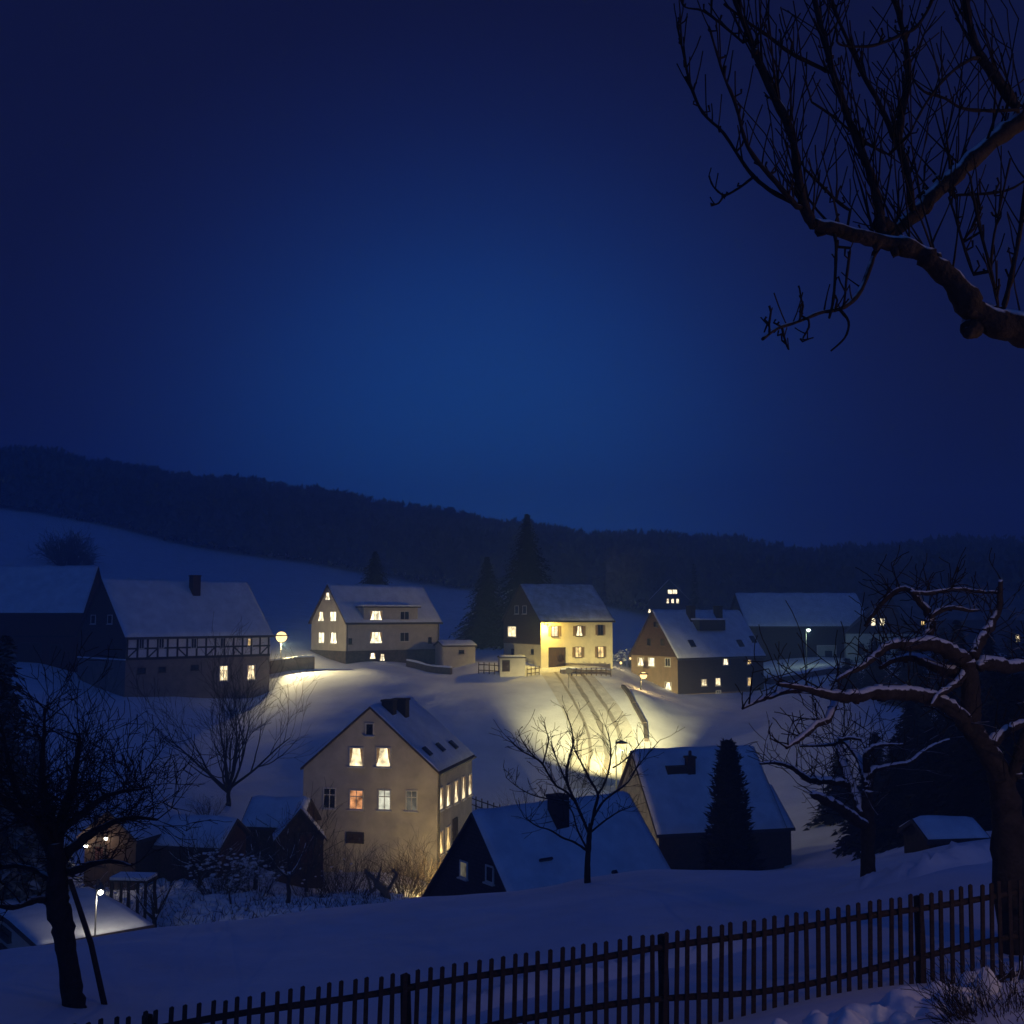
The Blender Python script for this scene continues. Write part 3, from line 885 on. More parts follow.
for x, y in ((87.6, 845.5), (92.6, 835), (107.4, 838.2)):
    a, z = h.face_pt('front', (x, y))
    q = Vector(h.to3('front', a, z, .12))
    m = MB(); m.bar(h.to3('front', a, z + .16, 0), h.to3('front', a, z + .16, .16), .04, .04); m.cyl(q + Vector((0, 0, .09)), q + Vector((0, 0, .16)), .10, .05, 8)
    o = m.build('porch_lamp', M['metal'], h.root); m = MB(); m.blob(q, .095, .095, .095, 8, 6, 0); m.build('bulb', M['bulbw'], o, True)
h.door('front', (96, 846), (104, 866), 'redwood')
h = House('low_garage', 'low pale garage with a broad nearly flat snowy roof at the lower left corner', 'garage', (38, 1016), 38, 39, 3.6, 6.6, 'x', (0, 0), 2.2, .10, 'white', over=.22, snow=.10)
h.win('left', cF(10, 578), cF(50, 634), 'glass', 'dframe', 0, 0)
h.door('left', cF(10, 668), cF(50, 760), 'wood')
h.door('front', (48, 945), (120, 985), 'wood', 'garage_door')
HG = h
# ------------------------------------------------------------------ trees
def rdir():
    while True:
        v = Vector((random.uniform(-1, 1), random.uniform(-1, 1), random.uniform(-1, 1)))
        if .05 < v.length < 1: return v.normalized()
def grow(mb, p, d, L, r, lev, prm, twigs=None):
    """a wandering branch with side branches; the thinnest go to the twig mesh"""
    n = max(3, int(L / prm.get('seg', .35)))
    n = min(n, 9)
    ps, rs = [p.copy()], [r]
    for i in range(n):
        d = (d + rdir() * prm['wander'] + Vector((0, 0, prm['up'])) * (1 if lev else .4)).normalized()
        p = p + d * (L / n)
        ps.append(p.copy())
        rs.append(max(prm['rmin'], r * (1 - (i + 1) / n * prm.get('taper', .75))))
    (mb if r > prm.get('twig_r', .02) or twigs is None else twigs).tube(ps, rs, 7 if r > .06 else (5 if r > .02 else 3))
    if lev <= 0: return
    k = prm['kids'][-lev] if isinstance(prm['kids'], (list, tuple)) else prm['kids']
    for j in range(k):
        f = random.uniform(prm.get('from', .25), 1.0) if j else 1.0
        i = min(n, max(1, int(round(f * n))))
        dd = (ps[i] - ps[i - 1]).normalized()
        ax = dd.cross(rdir()).normalized()
        a = random.uniform(*prm['ang'])
        nd = (dd * math.cos(a) + ax * math.sin(a)).normalized()
        grow(mb, ps[i], nd, L * random.uniform(*prm['len']), max(prm['rmin'], rs[i] * random.uniform(.5, .75)), lev - 1, prm, twigs)
def bare_tree(base, h, r, label, seed, prm, lean=(0, 0), bark='barkd', trunk_f=.3, limbs=6, lev=3, name='bare_tree', group=None, spread=(.35, 1.0), tw='twig'):
    random.seed(seed)
    root = empty(name, base, 0, label, 'tree', group)
    tp = Vector((lean[0], lean[1], 0))
    mb = MB()
    th = h * trunk_f
    ps = [Vector((0, 0, -.5)), Vector((0, 0, 0)) + rdir() * .01]
    rs = [r * 1.5, r * 1.2]
    for i in range(1, 6):
        q = Vector((tp.x * i / 5, tp.y * i / 5, th * i / 5)) + Vector((random.uniform(-1, 1), random.uniform(-1, 1), 0)) * r * .35
        ps.append(q); rs.append(r * (1 - .06 * i))
    mb.tube(ps, rs, 9)
    mb.build('trunk', M[bark], root, True)
    mb, tw_ = MB(), MB()
    top = ps[-1]
    for i in range(limbs):
        az = 2 * math.pi * i / limbs + random.uniform(-.4, .4)
        t = random.uniform(*spread)
        d = Vector((math.cos(az) * math.sin(t), math.sin(az) * math.sin(t), math.cos(t)))
        grow(mb, ps[-1 - (i % 2)], d, (h - th) * random.uniform(.5, .75), r * random.uniform(.45, .65), lev, prm, tw_)
    mb.build('crown', M[bark], root, True)
    if tw_.v: tw_.build('twigs', M[tw], root)
    return root
ORCH = dict(wander=.20, up=.10, kids=(4, 4, 3, 3), ang=(.4, .95), len=(.45, .72), rmin=.008, twig_r=.022)
FINE = dict(wander=.13, up=.05, kids=(5, 5, 4, 3), ang=(.3, .7), len=(.45, .7), rmin=.010, twig_r=.03, taper=.7)

def conifer(base, h, w, label, seed, name='spruce', dens=1.0, group=None, col='needle', drop=.45, bottom=.06, shape=1.0):
    rg = np.random.default_rng(seed)
    root = empty(name, base, 0, label, 'tree', group)
    mb = MB(); mb.tube([(0, 0, -.6), (0, 0, h * .5), (0, 0, h * .985)], [h * .022 + .04, h * .012 + .03, .015], 8)
    mb.build('trunk', M['barkd'], root, True)
    V, Fc = [], []
    nl = int((16 + h * 1.5) * dens)
    for i in range(nl):
        f = i / nl
        z = h * (bottom + (1 - bottom) * f) 
        R_ = w * ((1 - f) ** shape) * rg.uniform(.78, 1.12) + .12
        nb = int((7 + 6 * (1 - f)) * dens)
        a0 = rg.uniform(0, 6.28)
        for k in range(nb):
            a = a0 + 6.283 * k / nb + rg.uniform(-.25, .25)
            rr = R_ * rg.uniform(.65, 1.1)
            ns = max(3, int(rr / .28))
            for j in range(ns):
                q = (j + .5) / ns
                c = np.array([math.cos(a) * rr * q, math.sin(a) * rr * q, z - drop * rr * q ** 1.3 + rg.uniform(-.08, .08)])
                sz = (.20 + .22 * (1 - f)) * (1.1 - .5 * q) * (1 + .02 * h)
                for _ in range(2):
                    dv = np.array([math.cos(a), math.sin(a), -drop]) * sz * rg.uniform(.7, 1.4) + rg.normal(0, sz * .35, 3)
                    sv = np.array([-math.sin(a), math.cos(a), rg.uniform(-.5, .5)]) * sz * rg.uniform(.4, .9)
                    b = len(V)
                    V += [c - sv, c + sv, c + dv]
                    Fc.append((b, b + 1, b + 2))
    o = np_mesh('crown', V, Fc, [M[col]])
    o.parent = root
    return root
def shrub(base, r, h, label, seed, n=70, name='shrub', m_='twigw', group=None, snow=0, stemr=.012, up=.9, lev=1):
    random.seed(seed)
    root = empty(name, base, 0, label, 'shrub', group)
    mb = MB()
    prm = dict(wander=.22, up=.02, kids=(4, 3, 3), ang=(.3, .9), len=(.4, .7), rmin=stemr * .45, twig_r=0)
    for i in range(n):
        a = random.uniform(0, 6.283); q = math.sqrt(random.random())
        p = Vector((math.cos(a) * q * r * .45, math.sin(a) * q * r * .45, -.1))
        d = Vector((math.cos(a) * q * .8, math.sin(a) * q * .8, up)).normalized()
        grow(mb, p, d, h * random.uniform(.55, 1.0), stemr * random.uniform(.7, 1.5), lev, prm)
    mb.build('twigs', M[m_], root)
    if snow:
        mb = MB()
        for i in range(snow * 2):
            a = random.uniform(0, 6.283); q = math.sqrt(random.random())
            s_ = random.uniform(.03, .075) * (1 + .1 * h)
            mb.blob((math.cos(a) * q * r * .9, math.sin(a) * q * r * .9, h * random.uniform(.35, .95) * (1 - .3 * q * q)), s_ * 1.5, s_ * 1.3, s_ * .6, 7, 4, .3)
        tag(mb.build('snow_dusting', M['snow'], root, True), kind='stuff')
    return root
def limb_world(seq, d0, d1=None, jit=0.0):
    """picture points with radii in pixels -> world path at distances d0..d1"""
    ps, rs = [], []
    n = len(seq)
    for i, (x, y, r) in enumerate(seq):
        d = d0 if d1 is None else d0 + (d1 - d0) * i / (n - 1)
        ps.append(P(x, y, d)); rs.append(r * d / F)
    # smooth: subdivide with Catmull-Rom and roughen
    op, orr = [], []
    for i in range(n - 1):
        p0, p1, p2, p3 = ps[max(i - 1, 0)], ps[i], ps[i + 1], ps[min(i + 2, n - 1)]
        for k in range(4):
            t = k / 4
            q = 0.5 * ((2 * p1) + (p2 - p0) * t + (2 * p0 - 5 * p1 + 4 * p2 - p3) * t * t + (3 * p1 - p0 - 3 * p2 + p3) * t ** 3)
            rr = rs[i] + (rs[i + 1] - rs[i]) * t
            op.append(q + rdir() * rr * jit); orr.append(rr * random.uniform(.9, 1.1))
    op.append(ps[-1]); orr.append(rs[-1])
    return op, orr
def shoots(mb, ps, n, L, r, prm, lev=0, up=.8, side=.5, lo=0.0, hi=1.0):
    for _ in range(n):
        i = random.randint(max(1, int(lo * (len(ps) - 1))), max(1, int(hi * (len(ps) - 1))))
        t = (ps[i] - ps[i - 1]).normalized()
        d = (Vector((0, 0, up)) + rdir() * side + t * random.uniform(-.1, .5)).normalized()
        if d.z < -.1: d.z *= -1
        grow(mb, ps[i], d, L * random.uniform(.45, 1.1), r * random.uniform(.7, 1.3), lev, prm)

# -- overhanging branches, top right: the tree stands just outside the frame
random.seed(21)
def T(l): return [(*cT(x, y), r) for x, y, r in l]
TD = 6.4
tb_ = on(1190, 7.0)
troot = empty('overhanging_tree', tb_, 0, 'big bare branches with upright shoots reaching over the sky at the upper right', 'tree')
def loc_(ps): return [p - tb_ for p in ps]
mb = MB()
join = P(1110, 352, TD + .3)
mb.tube(loc_([tb_ - Vector((0, 0, .5)), tb_ + Vector((0, 0, .2)), tb_.lerp(join, .5) + Vector((.12, 0, 0)), join, P(1135, 250, TD + .4), P(1110, 120, TD + .5), P(1096, -20, TD + .7), P(1120, -190, TD + .8), P(1105, -380, TD + 1.0), P(1128, -560, TD + 1.1)]), [.30, .24, .20, .18, .13, .10, .08, .06, .035, .012], 12)
mb.build('trunk', M['barkr'], troot, True)
SH = dict(wander=.09, up=.16, kids=(2, 2), ang=(.3, .7), len=(.35, .6), rmin=.0042, twig_r=0, seg=.12)
mb, tw_ = MB(), MB()
top_ = loc_([P(1110, 120, TD + .5), P(1096, -20, TD + .7), P(1120, -190, TD + .8), P(1105, -380, TD + 1.0), P(1128, -560, TD + 1.1)])
shoots(tw_, top_, 26, 1.6, .018, dict(SH, kids=(4, 3), rmin=.005), 2, .5, 1.0)
LI = {}
ALL = []
main = [(1110, 352, 19)] + T([(1024, 938, 17), (950, 918, 15.5), (880, 880, 13.5), (830, 810, 12.5), (770, 755, 11), (720, 715, 10), (640, 690, 9), (560, 672, 7.5), (480, 650, 6.5), (425, 635, 6)])
specs = [
    ('main', main, TD, TD - .3, .06),
    ('stub', T([(915, 890, 12), (890, 912, 11.5), (876, 930, 11), (868, 945, 8), (865, 952, 3)]), TD, TD - .1, .03),
    ('end', T([(425, 640, 5.5), (400, 592, 5), (384, 520, 4.8), (372, 430, 4.6), (350, 350, 4.2), (310, 270, 3.8), (270, 175, 3.5), (238, 90, 3.1), (205, 10, 2.6), (190, -60, 2.2)]), TD - .3, TD - .5, .05),
    ('second', T([(622, 690, 5), (605, 560, 4.4), (570, 450, 4), (530, 350, 3.7), (485, 220, 3.4), (455, 110, 3.0), (428, 0, 2.6), (410, -70, 2.3)]), TD - .2, TD - .1, .05),
    ('third', T([(650, 665, 8), (715, 605, 8), (780, 540, 8.5), (850, 475, 9), (930, 405, 9.5), (1000, 352, 10), (1060, 300, 11)]) + [(1110, 230, 13)], TD, TD + .4, .05),
    ('fork', T([(1040, 325, 6), (1000, 300, 5.5), (940, 215, 5), (895, 150, 4.2), (872, 80, 3.4), (858, 0, 3), (850, -60, 2.6)]), TD + .3, TD + .2, .05),
    ('fourth', T([(705, 590, 4.2), (690, 480, 4), (668, 410, 4), (676, 330, 3.6), (692, 240, 3.4), (690, 140, 3), (672, 60, 2.6), (650, -20, 2.2)]), TD, TD + .2, .05),
    ('fifth', T([(660, 405, 3.2), (615, 300, 2.8), (565, 210, 2.5), (520, 110, 2.1), (490, 40, 1.8), (470, -30, 1.5)]), TD + .1, TD, .05),
    ('sixth', T([(378, 588, 3), (320, 520, 2.6), (240, 420, 2.2), (205, 300, 1.8), (172, 220, 1.5), (150, 150, 1.3), (128, 75, 1)]), TD - .35, TD - .7, .05),
    ('seventh', T([(372, 580, 2.6), (300, 540, 2.3), (240, 485, 2.1), (170, 380, 1.8), (110, 320, 1.6), (75, 240, 1.4), (55, 150, 1.2), (38, 75, 1)]), TD - .35, TD - .2, .05),
    ('tip', T([(240, 515, 1.4), (205, 540, 1.3), (170, 555, 1.2), (140, 530, 1.1), (128, 500, 1)]), TD - .3, TD - .3, .05),
    ('tip', T([(172, 553, 1), (155, 578, .9), (135, 580, .8)]), TD - .3, TD - .3, 0),
    ('hang', T([(598, 720, 3), (575, 790, 2.7), (545, 845, 2.4), (500, 878, 2.3), (440, 890, 2.1), (380, 915, 2), (320, 935, 1.8), (280, 965, 1.5)]), TD - .15, TD - .6, .05),
    ('tip', T([(500, 880, 1.6), (525, 915, 1.5), (515, 960, 1.2), (475, 998, .9)]), TD - .4, TD - .4, .05),
    ('tip', T([(490, 690, 1.8), (488, 760, 1.6), (482, 850, 1.4), (470, 905, 1.1)]), TD - .3, TD - .4, .05),
    ('tip', T([(530, 705, 1.6), (520, 780, 1.5), (512, 870, 1.3)]), TD - .3, TD - .4, .05),
    ('tip', T([(385, 912, 1.3), (395, 870, 1.1), (385, 840, .9)]), TD - .5, TD - .5, .05),
    ('tip', T([(410, 905, 1.2), (412, 930, 1), (395, 965, .9), (425, 960, .8)]), TD - .5, TD - .5, .05),
    ('tip', T([(335, 930, 1.3), (345, 970, 1.1), (355, 995, .9)]), TD - .5, TD - .5, .05),
    ('tip', T([(300, 950, 1.2), (298, 915, 1), (285, 945, .8)]), TD - .6, TD - .6, .05),
    ('cross', T([(470, 205, 2.4), (420, 180, 2.2), (360, 150, 2), (300, 105, 1.9), (235, 60, 1.7), (170, 10, 1.4)]), TD - .1, TD - .3, .05),
    ('cross', T([(225, 120, 1.6), (160, 65, 1.4), (110, 30, 1.2), (60, 20, .9), (45, -10, .8)]), TD - .4, TD - .5, .05),
    ('cross', T([(690, 90, 1.8), (640, 115, 1.7), (580, 132, 1.5), (510, 130, 1.2), (490, 115, 1)]), TD, TD - .2, .05),
    ('cross', T([(690, 95, 1.8), (720, 75, 1.6), (755, 20, 1.3), (770, -20, 1)]), TD, TD, .05),
    ('cross', T([(1005, 312, 2), (930, 315, 1.8), (850, 308, 1.6), (800, 280, 1.5), (740, 260, 1.3), (700, 215, 1.1)]), TD + .2, TD, .05),
    ('cross', T([(880, 165, 2), (830, 195, 1.7), (780, 245, 1.5), (735, 310, 1.2), (700, 380, 1)]), TD + .2, TD - .2, .05),
    ('cross', T([(640, 440, 1.8), (590, 415, 1.6), (540, 380, 1.5), (480, 330, 1.3), (420, 290, 1.2)]), TD, TD - .2, .05),
    ('cross', T([(530, 600, 1.8), (490, 570, 1.6), (440, 520, 1.5), (400, 480, 1.3)]), TD - .2, TD - .3, .05),
    ('low', T([(820, 555, 1.6), (900, 552, 1.5), (980, 540, 1.4), (1040, 505, 1.2)]), TD + .1, TD, .05),
    ('low', T([(965, 880, 3), (985, 800, 2.6), (1005, 700, 2.2), (1018, 620, 2), (1030, 500, 1.6)]), TD - .05, TD - .2, .05),
    ('low', T([(950, 870, 2), (930, 770, 1.8), (900, 660, 1.6), (880, 560, 1.4), (870, 500, 1)]), TD - .1, TD - .2, .05),
    ('low', T([(880, 780, 1.6), (850, 690, 1.4), (830, 620, 1.2), (810, 560, 1)]), TD - .1, TD - .2, .05),
    ('low', T([(930, 770, 1.5), (935, 690, 1.4), (955, 590, 1.2), (985, 450, 1)]), TD - .1, TD - .3, .05),
    ('low', T([(850, 690, 1.2), (880, 640, 1.1), (905, 590, 1)]), TD, TD, 0),
]
for nm, seq, d0, d1, jit in specs:
    ps, rs = limb_world(seq, d0, d1, jit * 1.6)
    rs = [r * random.uniform(.86, 1.18) for r in rs]
    if ALL:
        best = min(ALL, key=lambda q: min((q - ps[0]).length, .999))
        bi, bd = 0, 9
        for e in (0, -1):
            q = min(ALL, key=lambda q: Vector((q.x - ps[e].x, q.z - ps[e].z)).length)
            dd = Vector((q.x - ps[e].x, q.z - ps[e].z)).length
            if dd < bd and (e == 0 or bd > .16): bi, bd, best = e, dd, q
        if bd < .30 and bd > 1e-4:
            if bi == 0: ps, rs = [best] + ps, [rs[0]] + rs
            else: ps, rs = ps + [best], rs + [rs[-1] * 1.2]
    ALL += ps
    big = seq[0][2] > 2.8
    (mb if big else tw_).tube(loc_(ps), rs, 10 if big else 5)
    LI.setdefault(nm, []).append(loc_(ps))
for nm, n, L, r, lev in (('main', 16, .8, .008, 0), ('end', 30, .55, .0068, 1), ('second', 30, .62, .0068, 1), ('third', 30, .7, .008, 1), ('fourth', 22, .55, .006, 1), ('fifth', 12, .4, .0055, 0), ('sixth', 14, .32, .005, 0), ('seventh', 14, .32, .005, 0), ('fork', 16, .6, .007, 1), ('cross', 5, .36, .005, 0), ('low', 5, .36, .005, 0), ('hang', 5, .2, .005, 0), ('tip', 2, .1, .004, 0)):
    for ps in LI[nm]:
        shoots(tw_, ps, int(n * 1.25), L, r * 1.1, SH, lev, .9, .55)
        # fruit spurs: short knobbly stubs
        for _ in range(n):
            i = random.randint(1, len(ps) - 1)
            q = ps[i] + rdir() * .045 + Vector((0, 0, .02))
            tw_.tube([ps[i], q, q + Vector((0, 0, .025)) + rdir() * .015], [.0065, .0055, .0065], 4)
for nm in ('main', 'third', 'end', 'second'):
    for ps in LI[nm]:
        for _ in range(9):
            q = random.choice(ps); k = 1 if nm in ('main', 'third') else .42; mb.blob(q + rdir() * .035 * k, .035 * k, .035 * k, .045 * k, 7, 5, .3)
mb.build('limbs', M['barkr'], troot, True)
tw_.build('twigs', M['twig'], troot)

# -- old apple tree beyond the fence, right
random.seed(33)
def A(l): return [(*cR(x, y), r) for x, y, r in l]
AD = 13.2
ab = on(1008, AD)
aroot = empty('apple_tree', ab, 0, 'old gnarled apple tree with snow along its thick twisting limbs behind the fence', 'tree')
def la(ps): return [p - ab for p in ps]
mb = MB()
ps, rs = limb_world([(1010, 925, 20), (1009, 890, 17), (1008, 850, 16), (1008, 815, 15), (1003, 785, 13), (994, 762, 11), (984, 745, 10.5), (975, 733, 10), (971, 715, 9.5), (971, 695, 9), (969, 672, 8.5), (967, 662, 8)], AD, AD, .08)
ps = [ab - Vector((0, 0, .4)), ab + Vector((0, 0, .02))] + ps[4:]
rs = [.32, .25] + rs[4:]
mb.tube(la(ps), rs, 14)
mb.build('trunk', M['bark'], aroot, True)
mb, tw_ = MB(), MB()
KN = []
AP = dict(wander=.24, up=.07, kids=(3, 2), ang=(.4, 1.0), len=(.4, .7), rmin=.006, twig_r=0, seg=.2)
for seq, d1, ns, L in [
    (A([(680, 300, 7), (640, 278, 6.5), (600, 262, 6), (560, 252, 6), (520, 255, 5), (480, 252, 4.5), (445, 258, 4), (410, 285, 3), (370, 318, 2.5), (325, 340, 2), (290, 362, 1.6)]), AD - .8, 30, .55),
    (A([(555, 250, 4), (570, 205, 4), (572, 170, 3.8), (545, 130, 3), (515, 95, 2.6), (490, 85, 2.4), (455, 105, 2.2), (425, 132, 2), (400, 165, 1.8), (375, 200, 1.3)]), AD + .4, 26, .5),
    (A([(515, 97, 2), (560, 100, 2), (610, 92, 1.9), (660, 88, 1.8), (720, 95, 1.6), (785, 98, 1.4)]), AD + .5, 14, .4),
    (A([(572, 170, 2.6), (600, 152, 2.4), (640, 143, 2), (690, 152, 1.4), (720, 150, 1)]), AD + .3, 10, .4),
    (A([(700, 290, 5), (718, 250, 4.5), (740, 220, 4), (765, 180, 3.2), (782, 130, 2.6), (785, 60, 1.8)]), AD + .2, 16, .5),
    (A([(715, 310, 6), (760, 315, 6), (810, 318, 5.5), (870, 312, 5), (950, 300, 4)]), AD + .6, 14, .5),
    (A([(700, 520, 7), (670, 480, 6.5), (630, 440, 6.5), (590, 418, 6), (540, 408, 6.5), (490, 402, 6.5), (430, 398, 6), (380, 402, 5.5), (330, 412, 5), (290, 408, 4.5), (250, 398, 4), (210, 390, 3), (170, 380, 2.4), (115, 373, 1.8)]), AD - 1.2, 40, .6),
    (A([(285, 405, 3.4), (280, 440, 3.3), (265, 480, 3.2), (230, 495, 3), (200, 520, 2.6), (170, 545, 2.2), (140, 565, 1.5)]), AD - 1.4, 14, .4),
    (A([(200, 388, 2.4), (140, 395, 2.2), (90, 412, 1.8), (50, 425, 1.5), (8, 447, 1)]), AD - 1.4, 14, .4),
    (A([(685, 330, 4), (655, 365, 3.4), (625, 390, 3), (595, 405, 2), (575, 440, 1.2)]), AD - .5, 8, .35),
    (A([(660, 345, 5), (610, 325, 5), (560, 305, 4.5), (520, 292, 4), (470, 300, 2.5), (420, 325, 1.6)]), AD + .6, 14, .45),
    (A([(745, 560, 6), (780, 530, 4.5), (815, 505, 4), (860, 490, 3.6), (930, 480, 3)]), AD + .3, 12, .5),
    (A([(795, 690, 6), (830, 620, 5), (850, 540, 4), (890, 470, 3)]), AD - .4, 12, .5)]:
    ps, rs = limb_world([(x, y, r * 1.22) for x, y, r in seq], AD, d1, .22)
    mb.tube(la(ps), rs, 9); KN.append((la(ps), rs))
    shoots(tw_, la(ps), ns, L, .010, AP, 1, .35, 1.0)
for p_, r_ in KN:
    for _ in range(max(1, len(p_) // 5)):
        i = random.randint(1, len(p_) - 1); k = r_[i]
        mb.blob(p_[i] + rdir() * k * .7, k * .7, k * .7, k * .6, 8, 5, .3)
mb.build('limbs', M['bark'], aroot, True)
tw_.build('twigs', M['barkd'], aroot)

# -- smaller apple tree further down the slope
random.seed(35)
b2 = hit(868, 880)
D2 = b2.y
r2 = empty('apple_tree', b2, 0, 'smaller apple tree with straight trunk and snowy limbs on the slope beyond the fence', 'tree')
l2 = lambda ps: [p - b2 for p in ps]
mb = MB()
ps, rs = limb_world([(868, 890, 8), (868, 878, 7), (868, 850, 6.6), (868, 826, 6.8), (867, 806, 5.6), (868, 790, 5)], D2, D2, .06)
mb.tube(l2(ps), rs, 12)
mb.build('trunk', M['bark'], r2, True)
mb, tw_ = MB(), MB()
for seq, d1, ns, L in [
    (A([(378, 800, 5), (350, 782, 4.5), (320, 758, 4.6), (285, 738, 4.5), (255, 722, 4), (220, 702, 3)]), D2 - 1.5, 18, 1.0),
    (A([(372, 770, 4.5), (350, 715, 4), (328, 665, 3.6), (312, 620, 3.4), (300, 575, 3), (300, 535, 2)]), D2 + .8, 18, 1.0),
    (A([(320, 675, 3.4), (295, 668, 3.4), (250, 664, 3.4), (205, 658, 3), (180, 640, 2.5), (150, 622, 2), (110, 610, 1.6), (60, 612, 1)]), D2 - .6, 24, .9),
    (A([(386, 690, 4), (390, 640, 3.4), (415, 628, 2.4), (460, 618, 2), (510, 608, 1.8), (545, 580, 1.6), (590, 555, 1.4), (630, 540, 1)]), D2 + .5, 20, .9),
    (A([(386, 680, 3.4), (365, 615, 3), (340, 575, 2.4), (310, 545, 2), (275, 555, 1.4), (180, 560, 1)]), D2 + 1, 22, .9),
    (A([(385, 640, 3), (378, 590, 2.4), (395, 565, 2), (430, 555, 1.6), (490, 555, 1.2)]), D2, 14, .8),
    (A([(300, 540, 2), (330, 535, 1.6), (365, 540, 1.2)]), D2, 6, .6)]:
    ps, rs = limb_world([(x, y, r * 1.25) for x, y, r in seq], D2, d1, .2)
    mb.tube(l2(ps), rs, 8)
    shoots(tw_, l2(ps), ns, L, .011, AP, 1, .5, .9)
mb.build('limbs', M['barks'], r2, True)
tw_.build('twigs', M['barkd'], r2)

# -- bare tree on the crest in the middle
random.seed(37)
b3 = hit(587, 883)
D3 = b3.y
r3 = empty('bare_tree', b3, 0, 'slim bare tree with rising branches in front of the dark house', 'tree')
l3 = lambda ps: [p - b3 for p in ps]
def C6(l): return [(*c6(x, y), r * .66) for x, y, r in l]
mb = MB()
ps, rs = limb_world(C6([(660, 815, 5.2), (659, 770, 4.8), (660, 710, 4.3), (664, 650, 4), (668, 600, 3.6), (672, 565, 3.3)]), D3, D3, .05)
mb.tube(l3(ps), rs, 10)
mb.build('trunk', M['barkd'], r3, True)
mb, tw_ = MB(), MB()
MP = dict(wander=.12, up=.06, kids=(2, 2), ang=(.3, .7), len=(.35, .6), rmin=.006, twig_r=0, seg=.3)
for seq, d1, ns, L in [
    (C6([(668, 610, 2.6), (640, 545, 2.3), (612, 480, 2.1), (585, 420, 2), (577, 360, 1.8), (590, 300, 1.6), (603, 240, 1.3), (590, 170, 1), (562, 100, .6)]), D3 + 1.2, 22, 1.1),
    (C6([(610, 478, 1.8), (575, 440, 1.7), (535, 415, 1.6), (505, 370, 1.5), (478, 325, 1.4), (440, 300, 1.2), (395, 275, 1), (345, 226, .6)]), D3 - 1.6, 20, .9),
    (C6([(484, 330, 1.3), (500, 270, 1.2), (505, 225, 1), (488, 178, .6)]), D3 - 1.4, 8, .7),
    (C6([(478, 325, 1), (435, 285, .9), (400, 235, .7), (385, 195, .5)]), D3 - 1.6, 6, .6),
    (C6([(585, 420, 1.5), (560, 365, 1.3), (530, 290, 1.1), (515, 240, .7)]), D3 + .5, 10, .7),
    (C6([(676, 570, 2.6), (690, 500, 2.4), (700, 450, 2.2), (668, 390, 1.8), (635, 325, 1.5), (612, 280, 1.2), (600, 240, .9)]), D3 - .4, 16, .9),
    (C6([(700, 450, 1.9), (728, 405, 1.8), (745, 350, 1.6), (752, 290, 1.3), (745, 230, 1), (730, 180, .5)]), D3 + .8, 14, .8),
    (C6([(684, 540, 2), (720, 480, 1.9), (770, 440, 1.7), (820, 400, 1.5), (850, 350, 1.3), (890, 300, 1), (945, 236, .5)]), D3 + 1.6, 18, .8),
    (C6([(760, 345, 1.2), (800, 320, 1), (850, 270, .8), (885, 225, .5)]), D3 + 1, 8, .6),
    (C6([(655, 670, 2), (610, 640, 1.7), (560, 620, 1.5), (510, 590, 1.3), (460, 575, 1), (410, 540, .6)]), D3 - 1.0, 12, .9),
    (C6([(655, 660, 1.5), (620, 590, 1.3), (600, 520, 1.1), (560, 470, .8)]), D3 - 1.6, 10, .7),
    (C6([(590, 480, 1.3), (520, 470, 1.2), (450, 455, 1), (390, 425, .8), (340, 385, .5)]), D3 + .4, 12, .7),
    (C6([(672, 600, 1.6), (720, 560, 1.3), (780, 520, 1), (830, 500, .6)]), D3 - .8, 8, .7)]:
    ps, rs = limb_world(seq, D3, d1, .12)
    mb.tube(l3(ps), rs, 6)
    shoots(tw_, l3(ps), int(ns * 1.5), L * .62, .008, MP, 1, .5, .8, .2)
mb.build('limbs', M['barkd'], r3, True)
tw_.build('twigs', M['twig'], r3)

# -- leaning tree, lower left, with a prop
random.seed(39)
b4 = hit(74, 1007)
D4 = b4.y
r4 = empty('leaning_tree', b4, 0, 'dark leaning fruit tree with a dense twiggy crown at the left edge', 'tree')
l4 = lambda ps: [p - b4 for p in ps]
def LF(l): return [(*cF(x, y), r) for x, y, r in l]
mb = MB()
ps, rs = limb_world(LF([(345, 1000, 12.5), (340, 950, 11), (322, 830, 9.6), (305, 700, 9.8), (290, 590, 10.6), (268, 500, 11), (262, 420, 10), (262, 340, 9), (255, 260, 8.6), (250, 200, 8)]), D4, D4 - .2, .06)
mb.tube(l4(ps), rs, 12)
mb.build('trunk', M['barkd'], r4, True)
mb, tw_ = MB(), MB()
LP = dict(wander=.22, up=.04, kids=(5, 4, 3), ang=(.4, .95), len=(.45, .75), rmin=.005, twig_r=0, seg=.2)
